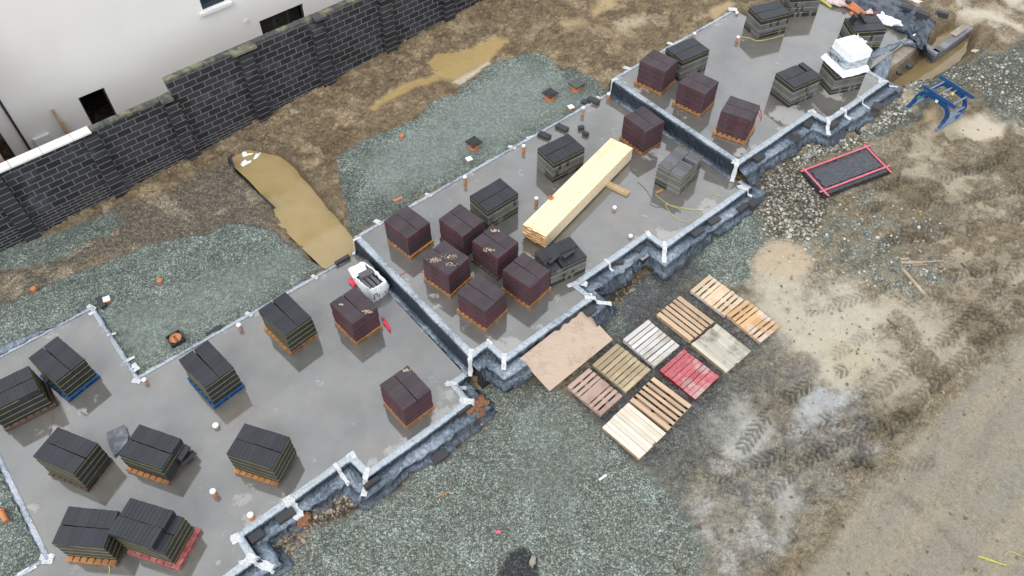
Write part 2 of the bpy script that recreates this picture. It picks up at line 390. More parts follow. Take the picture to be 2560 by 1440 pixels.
def mask(poly, feather=8, wob=40, bias=0):
    m = np.zeros(X.shape); xs = [p[0] for p in poly]; ys = [p[1] for p in poly]; g = wob+feather+10
    sel = (QX > min(xs)-g) & (QX < max(xs)+g) & (QY > min(ys)-g) & (QY < max(ys)+g) & inside
    if not sel.any(): return m
    d = pip(QX[sel]+wob1[sel]*wob, QY[sel]+wob2[sel]*wob, poly)+bias
    m[sel] = sstep(-feather, feather, d); return m
n_big = fbm(X, Y, .35, 4, 3); n_mid = fbm(X, Y, 1.6, 4, 5); n_fine = fbm(X, Y, 7, 4, 8); n_det = fbm(X, Y, 3.3, 5, 41)
def C3(*c): return np.array(c)
col = C3(.165, .128, .082)[None, None]*np.ones((*X.shape, 1))
def lay(c, a):
    global col
    col = col*(1-a[..., None])+C3(*c)*a[..., None]
lay((.105, .088, .064), sstep(.5, .68, n_mid)); lay((.29, .235, .160), sstep(.55, .72, n_big*.6+n_det*.4)*.8)
gravel = np.zeros(X.shape); wet = np.zeros(X.shape)+.12; clod = np.ones(X.shape); coarse = np.zeros(X.shape)
depth = np.zeros(X.shape)
rg = 1-np.abs(2*fbm(X*.8+.3*n_mid, Y*1.25, 4.2, 3, 123)-1); rg2 = 1-np.abs(2*fbm(X, Y*.8, 9, 2, 143)-1)
ridge = np.clip(sstep(.86, .97, rg)+.7*sstep(.90, .985, rg2), 0, 1)
# back mud: warm ochre near the wall
back = mask([(0, 640), (290, 480), (640, 300), (860, 185), (1210, 0), (1900, -200), (1900, 0), (1500, 220), (1390, 160), (1300, 130), (1140, 240), (850, 400), (870, 580), (700, 560), (400, 600), (0, 760)], 10, 40)
lay((.185, .138, .082), back*.6); lay((.115, .082, .052), back*sstep(.45, .6, n_det)*.75); lay((.30, .235, .15), back*sstep(.52, .66, n_mid)*.7)
# dark gritty ground between wall and lower gravel
gr0 = mask([(0, 640), (200, 560), (440, 470), (590, 400), (640, 470), (700, 560), (640, 590), (420, 610), (260, 660), (0, 780)], 10, 60)
lay((.095, .085, .070), gr0*.85); lay((.20, .165, .125), gr0*sstep(.55, .68, n_mid)); gravel = np.maximum(gravel, gr0*.75); clod *= 1-.4*gr0
# right hand churned mud
right = mask([(1900, 480), (2240, 230), (2560, 80), (2900, 60), (2900, 830), (2400, 1000), (1980, 1500), (1640, 1500), (1700, 1100), (1960, 830), (1850, 700)], 20, 60)
lay((.182, .150, .100), right*.85); lay((.110, .092, .062), right*sstep(.50, .66, n_det)*.7); lay((.235, .208, .158), right*sstep(.52, .68, n_mid)*.7)
ctr = mask([(1850, 640), (2050, 600), (2330, 700), (2400, 800), (2280, 960), (2150, 1040), (1950, 960), (1850, 820)], 60, 120); lay((.27, .245, .19), ctr*.55)
grey = mask([(1700, 1000), (1900, 930), (2080, 900), (2200, 1020), (2160, 1180), (2020, 1330), (1900, 1440), (1700, 1440), (1650, 1200)], 40, 120)
lay((.075, .062, .042), np.maximum(right, grey)*ridge*.28)
lay((.200, .188, .162), grey*.8); lay((.115, .115, .11), grey*sstep(.50, .66, n_det)*.75); lay((.30, .295, .275), grey*sstep(.54, .70, n_mid)*.7)
lay((.07, .053, .034), back*ridge*.28)
G_BACK1 = [(-250, 860), (0, 770), (80, 738), (150, 700), (240, 672), (320, 640), (400, 612), (480, 592), (560, 570), (640, 566), (690, 585), (730, 618), (775, 650), (818, 665), (345, 960), (230, 800), (0, 900), (-250, 1000)]
G_BACK1B = [(-50, 660), (60, 610), (180, 565), (280, 530), (300, 560), (230, 610), (120, 650), (-50, 700)]
G_BACK2 = [(848, 430), (850, 400), (880, 368), (940, 345), (1000, 318), (1040, 290), (1080, 258), (1140, 242), (1150, 212), (1200, 185), (1250, 155), (1300, 136), (1345, 132), (1385, 160), (1400, 186), (1440, 180), (1480, 192), (1512, 220), (1512, 250), (872, 590), (862, 520), (848, 470)]
G_POCK = [(-300, 1100), (0, 1140), (40, 1200), (120, 1400), (60, 1440), (-300, 1600)]
G_FRONT = [(560, 1600), (640, 1430), (690, 1380), (760, 1300), (900, 1225), (1010, 1130), (1190, 1015), (1230, 955), (1300, 925), (1390, 970), (1440, 1000), (1500, 1060), (1590, 1140), (1640, 1200), (1740, 1330), (1760, 1600)]
G_MID = [(1490, 830), (1500, 770), (1560, 715), (1640, 680), (1700, 615), (1790, 560), (1880, 515), (1950, 590), (1890, 640), (1880, 700), (1820, 720), (1760, 690), (1660, 740), (1600, 800), (1560, 850)]
G_UP = [(2110, 350), (2190, 300), (2235, 240), (2290, 185), (2400, 150), (2560, 110), (2700, 100), (2700, 330), (2560, 340), (2480, 300), (2420, 215), (2330, 230), (2290, 300), (2200, 340)]
G_SM = [(2090, 600), (2200, 580), (2260, 640), (2180, 680), (2080, 660)]
gl = [mask(G_BACK1, 5, 26), mask(G_BACK1B, 10, 40), mask(G_BACK2, 4, 26), mask(G_POCK, 4, 10), mask(G_FRONT, 22, 50), mask(G_MID, 12, 34), mask(G_UP, 14, 70)*.9, mask(G_SM, 26, 120)*.6]
gm = np.max(np.stack(gl), 0)
lay((.108, .126, .114), gm*.95); lay((.112, .118, .102), gl[4]*.7)
lay((.150, .176, .160), gm*sstep(.5, .68, n_mid)*.6); lay((.070, .088, .080), gm*sstep(.52, .66, n_big*.5+n_det*.5)*.6)
lay((.125, .118, .092), gl[4]*sstep(.56, .7, n_big)*.5)
gravel = np.maximum(gravel, gm); clod *= 1-gm; wet = wet*(1-gm)+.18*gm
coarse = np.maximum(coarse, gl[6]*.8)
fin = np.zeros(X.shape)
fin = np.maximum(fin, mask([(900, 400), (1010, 345), (1130, 260), (1250, 190), (1340, 160), (1400, 215), (1490, 240), (1300, 340), (1120, 440), (1000, 500), (930, 500)], 26, 60)*.75)
fin = np.maximum(fin, mask([(330, 930), (260, 780), (420, 740), (600, 660), (760, 610), (800, 655), (600, 770)], 26, 60)*.6)
fin = np.maximum(fin, mask([(1250, 1180), (1300, 1000), (1440, 1020), (1500, 1160), (1400, 1300)], 40, 90)*.4)
lay((.060, .074, .066), gl[2]*mask([(840, 430), (900, 440), (960, 510), (1060, 500), (880, 600), (860, 560)], 12, 30)*.7)
lay((.075, .088, .080), gl[2]*mask([(1400, 180), (1450, 175), (1512, 220), (1500, 250), (1450, 235)], 12, 30)*.6)
pz = mask([(1950, 430), (2120, 500), (2340, 560), (2420, 640), (2360, 760), (2160, 720), (1960, 700), (1880, 640)], 50, 120)*sstep(.48, .58, n_mid*.5+n_det*.5)
lay((.105, .115, .105), pz*.8); gravel = np.maximum(gravel, pz*.85); clod *= 1-.7*pz
pz = mask([(1780, 700), (2060, 720), (2300, 760), (2420, 900), (2250, 1000), (1960, 900)], 60, 140)*sstep(.50, .60, fbm(X, Y, 1.1, 4, 211))
lay((.33, .29, .215), pz*.7); wet = wet*(1-pz)+.75*pz; clod *= 1-.85*pz
pz = mask([(2200, 330), (2560, 280), (2700, 700), (2500, 800), (2250, 520)], 50, 120)*sstep(.54, .64, fbm(X, Y, 1.3, 4, 231))
lay((.29, .25, .18), pz*.7); wet = wet*(1-pz)+.6*pz; clod *= 1-.7*pz
pz = right*(1-ctr)*sstep(.56, .66, fbm(X, Y, .8, 4, 251)); lay((.095, .078, .048), pz*.5)
# compacted dusty band on the back gravel
pale = mask([(1000, 330), (1180, 220), (1300, 160), (1400, 220), (1440, 250), (900, 530), (880, 470)], 30, 60)*gl[2]
lay((.175, .205, .19), pale*.55)
pale = mask([(400, 760), (700, 600), (800, 660), (360, 930), (300, 800)], 30, 60)*gl[0]
lay((.150, .178, .158), pale*.5)
# dark tarry ground under the pallets
dk = mask([(1560, 720), (1640, 655), (1700, 640), (1760, 660), (1700, 730), (1760, 700), (1900, 800), (1960, 850), (1830, 940), (1700, 1120), (1640, 1180), (1560, 1120), (1470, 1040), (1430, 960), (1480, 890), (1560, 830)], 16, 50)
lay((.050, .052, .056), dk*.85); lay((.10, .105, .10), dk*sstep(.52, .64, n_det)*.6); gravel = np.maximum(gravel*(1-.3*dk), dk*.7)
dk2 = mask([(1640, 1130), (1830, 930), (1980, 860), (1900, 1000), (1760, 1160), (1690, 1300), (1640, 1240)], 30, 90)
lay((.085, .088, .082), dk2*.7); gravel = np.maximum(gravel, dk2*.5)
dk3 = mask([(1240, 1440), (1270, 1385), (1310, 1370), (1345, 1395), (1350, 1460), (1240, 1480)], 8, 26)
lay((.016, .017, .022), dk3*.9)
dk4 = mask([(1890, 440), (1960, 420), (1990, 470), (1960, 520), (1900, 500)], 16, 40); lay((.06, .058, .058), dk4*.8)
# rubble ground
rb = mask([(1870, 480), (1960, 395), (2040, 350), (2140, 335), (2190, 350), (2010, 420), (2070, 500), (2060, 600), (1960, 620), (1900, 560)], 14, 40)
lay((.185, .172, .142), rb*.7); lay((.12, .108, .08), rb*sstep(.5, .6, n_fine)*.6); gravel = np.maximum(gravel, rb*.9); coarse = np.maximum(coarse, rb); clod *= 1-.7*rb
for pl in ([(660, 1410), (690, 1350), (740, 1290), (860, 1215), (930, 1250), (860, 1300), (770, 1320), (700, 1440)], [(930, 1230), (1010, 1140), (1090, 1110), (1190, 1020), (1215, 1060), (1150, 1120), (1040, 1180), (960, 1250)],
           [(1500, 780), (1545, 700), (1600, 650), (1640, 650), (1580, 720), (1520, 790)]):
    e = mask(pl, 8, 24); lay((.115, .095, .070), e*.9); lay((.06, .045, .032), e*sstep(.5, .6, n_fine)*.8); coarse = np.maximum(coarse, e); gravel = np.maximum(gravel*(1-e), e*.85)
# road of smooth wet silt
road = mask([(1960, 1500), (2060, 1380), (2180, 1200), (2300, 1090), (2400, 985), (2560, 835), (2900, 560), (2900, 1700), (1900, 1700)], 26, 46)
tr = (T_*1.0)
lay((.228, .199, .145), road*.95); lay((.188, .170, .135), road*sstep(.42, .70, vnoise(T_*2.3, S_*.16, 77))*.75)
lay((.175, .165, .14), road*sstep(.60, .74, fbm(S_*.5, T_*3, 1.6, 4, 91))*.5)
clod *= 1-.95*road; wet = np.maximum(wet, road*.55)
edge = mask([(1930, 1500), (2100, 1310), (2210, 1150), (2320, 1060), (2200, 1200), (2080, 1370), (1990, 1500)], 16, 50); lay((.15, .13, .095), edge*.55)
# pale watery patches
def puddle(poly, c, f=10, wb=40, wv=1.0, dep=.0, a=.95):
    global wet, clod, depth, gravel
    m = mask(poly, f*1.6, wb*1.6)
    if wb > 50: m = m*sstep(.30, .52, n_det*.6+n_mid*.4+m*.12)
    lay(c, m*a); wet = wet*(1-m)+wv*m; clod *= 1-m*min(1, a+.05); gravel *= 1-m; depth -= dep*m; return m
puddle([(1925, 602), (1985, 597), (2030, 625), (2042, 670), (2025, 700), (1960, 715), (1900, 690), (1890, 655)], (.345, .275, .19), 12, 30, .75)
puddle([(1890, 720), (1960, 705), (2040, 740), (2110, 720), (2160, 770), (2210, 790), (2180, 860), (2190, 920), (2120, 960), (2060, 930), (2000, 880), (1940, 850), (1900, 790)], (.36, .33, .26), 26, 90, .8, a=.85)
puddle([(2060, 860), (2110, 840), (2180, 880), (2170, 940), (2110, 945)], (.33, .29, .205), 12, 40, .85)
puddle([(2390, 290), (2455, 283), (2510, 315), (2505, 345), (2440, 348), (2400, 330)], (.40, .345, .26), 8, 24, .9)
puddle([(2330, 300), (2400, 275), (2430, 310), (2370, 330), (2330, 325)], (.35, .29, .20), 8, 24, .8)
puddle([(2410, 10), (2480, 30), (2560, 70), (2560, 100), (2470, 70), (2420, 50)], (.40, .35, .27), 12, 50, .8)
puddle([(2460, -60), (2560, -40), (2600, 20), (2520, 20)], (.38, .33, .25), 12, 50, .8)
puddle([(2240, 230), (2270, 215), (2300, 240), (2270, 262), (2235, 262)], (.33, .265, .16), 8, 30, .8)
puddle([(2300, 270), (2345, 262), (2350, 290), (2310, 300)], (.30, .215, .105), 8, 20, .8)
puddle([(1790, 1060), (1830, 1010), (1900, 1030), (1920, 1080), (1880, 1140), (1830, 1160), (1780, 1120)], (.30, .295, .27), 20, 80, .6, a=.6)
puddle([(1950, 1010), (2050, 960), (2140, 1000), (2080, 1040), (2000, 1050)], (.30, .31, .31), 16, 80, .7, a=.8)
puddle([(1930, 1210), (1990, 1190), (2010, 1290), (1980, 1330), (1940, 1290)], (.32, .315, .29), 20, 80, .6, a=.55)
puddle([(1590, 620), (1620, 600), (1650, 640), (1600, 680), (1540, 720), (1500, 745), (1510, 715), (1560, 670)], (.25, .19, .115), 6, 14, .8)
puddle([(2120, 340), (2170, 290), (2185, 300), (2140, 335)], (.26, .19, .085), 6, 10, .8)
# ochre puddles behind the slabs
OCH = (.315, .225, .095)
puddle([(1068, 162), (1100, 132), (1160, 122), (1230, 97), (1272, 102), (1240, 130), (1222, 155), (1190, 168), (1140, 200), (1100, 195), (1075, 212), (1030, 222), (1000, 245), (960, 262), (940, 285), (925, 272), (985, 228), (1030, 205), (1082, 190), (1090, 178)], OCH, 4, 12, .9)
puddle([(1480, 20), (1530, -10), (1560, -10), (1530, 20), (1490, 38)], (.33, .25, .13), 6, 20, .8)
puddle([(1400, 52), (1460, 44), (1470, 60), (1420, 70)], (.33, .25, .14), 8, 24, .7)
puddle([(1540, 60), (1600, 40), (1610, 60), (1560, 85)], (.33, .27, .18), 8, 24, .7)
puddle([(1770, 30), (1820, 0), (1835, 10), (1790, 52)], (.30, .215, .10), 5, 10, .8)
puddle([(1130, 205), (1220, 153), (1226, 160), (1150, 212)], (.42, .36, .27), 3, 4, .6)
# relief
rel = clod*((fbm(X, Y, 4.5, 4, 61)-.5)*.11+(fbm(X, Y, 13, 3, 71)-.5)*.07)
rel += (1-clod)*(n_fine-.5)*.012+(n_big-.5)*.05
lump = np.clip(n_fine-.56, 0, 1)*clod*.35; rel += lump
# edges of the graded gravel beds stand a little proud
for g_ in (gl[0], gl[2]): rel += .06*g_
depth_mask = np.zeros(X.shape)
Zg = Z0+rel+depth
P_TR = [(584, 390), (620, 372), (690, 382), (732, 418), (792, 490), (836, 545), (884, 598), (880, 628), (838, 664), (798, 650), (744, 590), (700, 535), (690, 505), (640, 460), (598, 424)]
ex = mask(P_TR, 5, 10, 9); Zg = Zg*(1-ex)+(-.34)*ex; lay((.12, .09, .055), ex)
rim = mask(P_TR, 26, 20, 22)*(1-ex); lay((.075, .066, .055), rim*.5)
P_EX = [(2225, 190), (2260, 165), (2300, 130), (2330, 100), (2350, 60), (2400, 40), (2440, 68), (2430, 110), (2390, 150), (2340, 180), (2290, 190), (2250, 215)]
ex2 = mask(P_EX, 14, 14); Zg = Zg*(1-ex2)+.12*ex2; lay((.16, .11, .055), ex2)
P_B = [(1960, -30), (2330, -30), (2330, 40), (2260, 60), (1960, 60)]
col *= (1-.16*ridge*clod)[..., None]; Zg -= .015*ridge*clod
# tyre tracks pressed into the mud
def track(pts, wd=.42, per=.17, dep=.05, a=1.0, dirn=1, dark=.35):
    per *= .86; dark *= .95
    global Zg, clod
    P = [GG(*p)[:2] for p in pts]; acc = 0
    for k in range(len(P)-1):
        p = np.array(P[k]); q = np.array(P[k+1]); d = q-p; L = np.linalg.norm(d); d /= L
        bx0, bx1 = min(p[0], q[0])-wd, max(p[0], q[0])+wd; by0, by1 = min(p[1], q[1])-wd, max(p[1], q[1])+wd
        i0, i1 = np.searchsorted(gy, [by0, by1]); j0, j1 = np.searchsorted(gx, [bx0, bx1])
        if i1 <= i0 or j1 <= j0: acc += L; continue
        xx = X[i0:i1, j0:j1]-p[0]; yy = Y[i0:i1, j0:j1]-p[1]
        u = xx*d[0]+yy*d[1]; v = -xx*d[1]+yy*d[0]
        u = u+.16*(fbm(X[i0:i1, j0:j1], Y[i0:i1, j0:j1], 2, 2, 5)-.5)
        m = sstep(0, .06, u)*sstep(0, .06, L-u)*sstep(0, .08, wd/2-np.abs(v))
        m *= sstep(.28, .5, fbm(X[i0:i1, j0:j1], Y[i0:i1, j0:j1], 1.4, 3, 99))*a
        ph = (u+acc+dirn*np.abs(v)*.8)/per; bar = sstep(.1, .6, np.sin(ph*2*math.pi))
        Zg[i0:i1, j0:j1] += m*(-dep*.8+bar*dep*1.3)
        cc = col[i0:i1, j0:j1]; cc *= (1-m*dark*(1-bar))[..., None]
        acc += L
track([(2160, 1010), (2260, 930), (2330, 870), (2400, 820), (2560, 640)], .5, .22, .05)
track([(2240, 1060), (2330, 960), (2450, 860), (2560, 760)], .5, .22, .05)
track([(1850, 1130), (1900, 1060), (1960, 1000), (2040, 950), (2120, 920)], .5, .2, .05, dark=.5)
track([(1990, 1060), (2080, 1050), (2180, 1060), (2240, 1090)], .5, .2, .05, dark=.5)
track([(1760, 1200), (1850, 1170), (1960, 1130), (2060, 1120)], .5, .2, .045, dark=.4)
track([(1920, 1240), (1990, 1170), (2090, 1110), (2180, 1080)], .45, .2, .045, dark=.4)
track([(2180, 470), (2260, 450), (2340, 440), (2440, 420), (2560, 370)], .5, .2, .045)
track([(2160, 520), (2280, 510), (2400, 500), (2560, 470)], .5, .2, .045)
track([(2220, 600), (2330, 590), (2450, 560), (2560, 540)], .5, .2, .04)
track([(2300, 230), (2380, 180), (2440, 130), (2520, 60)], .45, .2, .04)
track([(2150, 1195), (2230, 1235), (2290, 1255), (2340, 1300), (2380, 1340)], .4, .16, .022, .8, dark=.25)
track([(2260, 1250), (2350, 1310), (2420, 1380), (2450, 1440)], .4, .16, .022, .8, dark=.22)
track([(2380, 1010), (2320, 1130), (2270, 1230)], .45, .12, .014, .7, dark=.18)
track([(2500, 1040), (2440, 1150), (2330, 1290)], .45, .12, .014, .7, dark=.18)
track([(1410, 200), (1440, 160), (1470, 120), (1500, 80)], .45, .2, .04)
track([(700, 470), (760, 420), (830, 360), (900, 310)], .45, .2, .04)
track([(2330, 700), (2420, 680), (2520, 660)], .5, .2, .04)
track([(2010, 780), (2080, 760), (2160, 740), (2240, 700)], .5, .2, .04, .8, dark=.4)
for k_ in range(26):
    a_ = rnd.uniform(1760, 2420); b_ = rnd.uniform(380, 1250)
    if b_ > 1500-.42*(a_-1700) or (a_ < 1960 and b_ < 980) : continue
    an = rnd.uniform(-.9, .35); L_ = rnd.uniform(110, 240); c_ = rnd.uniform(-.5, .5)
    track([(a_, b_), (a_+L_*.5*math.cos(an), b_+L_*.5*math.sin(an)), (a_+L_*.5*math.cos(an)+L_*.5*math.cos(an+c_), b_+L_*.5*math.sin(an)+L_*.5*math.sin(an+c_))], .46, .2, .04, .75, rnd.choice((-1, 1)), dark=.32)
track([(2000, 690), (2060, 640), (2140, 560), (2200, 500)], .5, .2, .035, .8)
# the bearing ground stays below every slab
def under(poly, z, m=.35):
    pp = np.array(poly); sel = (S_ > pp[:, 0].min()-1) & (S_ < pp[:, 0].max()+1) & (T_ > pp[:, 1].min()-1) & (T_ < pp[:, 1].max()+1)
    d = pip(S_[sel], T_[sel], poly); k = sstep(-.02, .05, d); Zg[sel] = np.where(k > 0, np.minimum(Zg[sel], z-m)*k+Zg[sel]*(1-k), Zg[sel])
SLAB0 = [(-10, -18.6), (-.47, -18.6), (-.47, -15.43), (6.56, -15.36), (6.54, -9.83), (6.02, -9.83), (6.0, -9.1), (2.92, -9.1), (2.86, -9.78), (-.49, -9.76), (-.5, -9.05), (-10, -9.05), (-10, -12.08), (-4.08, -12.08), (-4.08, -16.4), (-10, -16.4)]
SLAB1 = [(6.95, -15.42), (17.68, -15.42), (17.68, -9.8), (17.62, -9.22), (13.84, -9.22), (13.8, -9.88), (10.57, -9.88), (10.6, -9.22), (7.55, -9.22), (7.5, -9.91), (6.95, -9.91)]
SLAB2 = [(17.9, -15.42), (24.45, -15.46), (24.45, -14.3), (33, -14.3), (33, -12.2), (28.3, -12.2), (28.3, -10.0), (25.02, -9.9), (25.0, -9.22), (21.78, -9.24), (21.74, -9.86), (17.92, -9.86)]
under(SLAB0, 0); under(SLAB1, .6); under(SLAB2, 1.15)
# mesh
idx = -np.ones(X.shape, int); ii = inside; idx[ii] = np.arange(ii.sum())
V = np.stack([X[ii], Y[ii], Zg[ii]], 1).astype(np.float32)
q = ii[:-1, :-1] & ii[1:, :-1] & ii[:-1, 1:] & ii[1:, 1:]
F = np.stack([idx[:-1, :-1][q], idx[:-1, 1:][q], idx[1:, 1:][q], idx[1:, :-1][q]], 1).astype(np.int32)
me = bpy.data.meshes.new('ground'); me.vertices.add(len(V)); me.vertices.foreach_set('co', V.ravel())
me.loops.add(F.size); me.loops.foreach_set('vertex_index', F.ravel())
me.polygons.add(len(F)); me.polygons.foreach_set('loop_start', np.arange(0, F.size, 4, dtype=np.int32))
me.update(calc_edges=True); me.polygons.foreach_set('use_smooth', np.ones(len(F), bool))
ac = me.color_attributes.new('Col', 'FLOAT_COLOR', 'POINT')
ac.data.foreach_set('color', np.concatenate([col[ii], np.ones((len(V), 1))], 1).astype(np.float32).ravel())
af = me.attributes.new('Fin', 'FLOAT', 'POINT'); af.data.foreach_set('value', fin[ii].astype(np.float32))
am = me.color_attributes.new('Msk', 'FLOAT_COLOR', 'POINT')
am.data.foreach_set('color', np.stack([gravel[ii], wet[ii], coarse[ii], clod[ii]], 1).astype(np.float32).ravel())
def ground_mat():
    m, n, b = newmat('site_ground'); v = coords(n)
    ca_ = N(n, 'ShaderNodeAttribute'); ca_.attribute_name = 'Col'; cm = N(n, 'ShaderNodeAttribute'); cm.attribute_name = 'Msk'
    sp = N(n, 'ShaderNodeSeparateColor'); n.links.new(cm.outputs['Color'], sp.inputs[0]); g, wt, co = sp.outputs[0], sp.outputs[1], sp.outputs[2]
    def vor(sc):
        o = N(n, 'ShaderNodeTexVoronoi'); o.inputs['Scale'].default_value = sc; n.links.new(v, o.inputs['Vector']); return o
    v1 = vor(34); v2 = vor(13); vr = N(n, 'ShaderNodeSeparateColor'); n.links.new(v1.outputs['Color'], vr.inputs[0])
    vr2 = N(n, 'ShaderNodeSeparateColor'); n.links.new(v2.outputs['Color'], vr2.inputs[0])
    p1 = ramp(n, vr.outputs[0], [(0, (.38, .39, .38)), (.55, (.92, .92, .92)), (.82, (1.4, 1.44, 1.41)), (.96, (2.4, 2.4, 2.3))])
    fa = N(n, 'ShaderNodeAttribute'); fa.attribute_name = 'Fin'; p1 = mixc(n, fa.outputs['Fac'], p1, (1.0, 1.0, 1.0)); p1 = mixc(n, 1, p1, ramp(n, noise(n, v, 9, 4, .7), [(.36, (.72, .72, .70)), (.5, (1, 1, 1)), (.64, (1.28, 1.28, 1.26))]), 'MULTIPLY')
    p2 = ramp(n, vr2.outputs[0], [(0, (.40, .38, .36)), (.6, (.9, .88, .85)), (.88, (1.7, 1.75, 1.7)), (1, (2.6, 2.6, 2.5))])
    p2 = mixc(n, 1, p2, ramp(n, v2.outputs['Distance'], [(.25, (1, 1, 1)), (.62, (.30, .28, .25))]), 'MULTIPLY')
    pg = mixc(n, co, p1, p2)
    nz = N(n, 'ShaderNodeTexNoise'); nz.inputs['Scale'].default_value = 9; nz.inputs['Detail'].default_value = 7; nz.inputs['Roughness'].default_value = .72; nz.inputs['Distortion'].default_value = 1.1; n.links.new(v, nz.inputs['Vector'])
    mf = ramp(n, nz.outputs['Fac'], [(.33, (.42, .39, .35)), (.47, (.92, .91, .89)), (.6, (1.25, 1.24, 1.22)), (.72, (1.6, 1.6, 1.58))])
    mf = mixc(n, .8, mf, ramp(n, noise(n, v, 34, 4, .7), [(.36, (.55, .54, .52)), (.5, (1, 1, 1)), (.66, (1.35, 1.34, 1.32))]), 'MULTIPLY')
    nr = N(n, 'ShaderNodeTexNoise'); nr.inputs['Scale'].default_value = 8.5; nr.inputs['Detail'].default_value = 3; nr.inputs['Roughness'].default_value = .6; nr.inputs['Distortion'].default_value = .8; n.links.new(v, nr.inputs['Vector'])
    rd = mth(n, 'ABSOLUTE', mth(n, 'SUBTRACT', nr.outputs['Fac'], .5))
    sel = ramp(n, noise(n, v, 2.3, 3), [(.46, (0, 0, 0)), (.60, (1, 1, 1))])
    mf = mixc(n, mth(n, 'MULTIPLY', sel, .9), mf, mixc(n, 1, mf, ramp(n, rd, [(0.0, (.36, .33, .28)), (.016, (.5, .47, .42)), (.05, (1.08, 1.07, 1.05))]), 'MULTIPLY'))
    mf2 = mixc(n, mth(n, 'MULTIPLY', wt, .92, True), mf, (1, 1, 1))
    fm = mixc(n, g, mf2, pg)
    c = mixc(n, 1, ca_.outputs['Color'], fm, 'MULTIPLY')
    n.links.new(c, b.inputs['Base Color'])
    ro = mth(n, 'SUBTRACT', .82, mth(n, 'MULTIPLY', wt, .62)); n.links.new(ro, b.inputs['Roughness'])
    n.links.new(mth(n, 'ADD', .25, mth(n, 'MULTIPLY', wt, .25)), b.inputs['Specular IOR Level'])
    dist = mixc(n, co, v1.outputs['Distance'], v2.outputs['Distance'])
    hg = mth(n, 'MULTIPLY', mth(n, 'SUBTRACT', 1.0, dist), g)
    hm = mth(n, 'MULTIPLY', noise(n, v, 16, 5, .7), mth(n, 'SUBTRACT', 1.0, mth(n, 'MULTIPLY', wt, .95), True))
    bump(n, b, mth(n, 'ADD', mth(n, 'MULTIPLY', hg, .45), hm), .65, .035)
    return m
M['ground'] = ground_mat(); me.materials.append(M['ground'])
go = bpy.data.objects.new('ground', me); scn.collection.objects.link(go); tag(go, kind='structure')
# surroundings beyond the photographed part of the site
cs = 3.0; cx = np.arange(-300, 303, cs); vs = []; fs = []; cid = {}
def far_v(i, j):
    if (i, j) not in cid:
        x, y = cx[i], cx[j]; cid[(i, j)] = len(vs); vs.append((x, y, float(HG(x, y))-.06))
    return cid[(i, j)]
for i in range(len(cx)-1):
    for j in range(len(cx)-1):
        xs_ = np.array([cx[i], cx[i+1], cx[i], cx[i+1], cx[i]+cs/2]); ys_ = np.array([cx[j], cx[j], cx[j+1], cx[j+1], cx[j]+cs/2])
        ok = False
        if ys_.min() > 1.3 and ys_.max() < 45.9 and abs(xs_).max() < 25:
            qx_, qy_ = PX(xs_, ys_, HG(xs_, ys_)); ok = bool(((qx_ > -240) & (qx_ < 2800) & (qy_ > -210) & (qy_ < 1660)).all())
        if not ok: fs.append((far_v(i, j), far_v(i+1, j), far_v(i+1, j+1), far_v(i, j+1)))
me = bpy.data.meshes.new('terrain'); me.from_pydata(vs, [], fs); M['far'] = mk('distant_mud', (.19, .15, .10), (.12, .095, .065), .85, sc=.8, bs=.8, bsc=6, bd=.08); me.materials.append(M['far'])
fo = bpy.data.objects.new('terrain', me); scn.collection.objects.link(fo); tag(fo, kind='structure')
# water
def water(name, poly, z, c1, c2, grow=26):
    m, n, b = newmat(name+'_muddy'); v = coords(n); f = noise(n, v, 1.2, 4)
    n.links.new(ramp(n, f, [(.35, c1), (.68, c2)]), b.inputs['Base Color']); b.inputs['Roughness'].default_value = .07
    b.inputs['Specular IOR Level'].default_value = .5; bump(n, b, noise(n, v, 3, 2), .03, .01)
    cxp = sum(p[0] for p in poly)/len(poly); cyp = sum(p[1] for p in poly)/len(poly); mb = MB(); pts = []
    for p in poly:
        dx, dy = p[0]-cxp, p[1]-cyp; L = math.hypot(dx, dy); pts.append(G3(p[0]+dx/L*grow, p[1]+dy/L*grow, z))
    mb.add(pts, [tuple(range(len(pts)))]); o = mb.build(name, m, fixn=False)
    if o.data.polygons[0].normal.z < 0: o.data.flip_normals()
    tag(o, kind='structure')
water('trench_water', P_TR, -.12, (.31, .235, .115), (.27, .198, .09), 22)
water('excavation_water', P_EX, .30, (.22, .165, .08), (.18, .13, .06), 16)

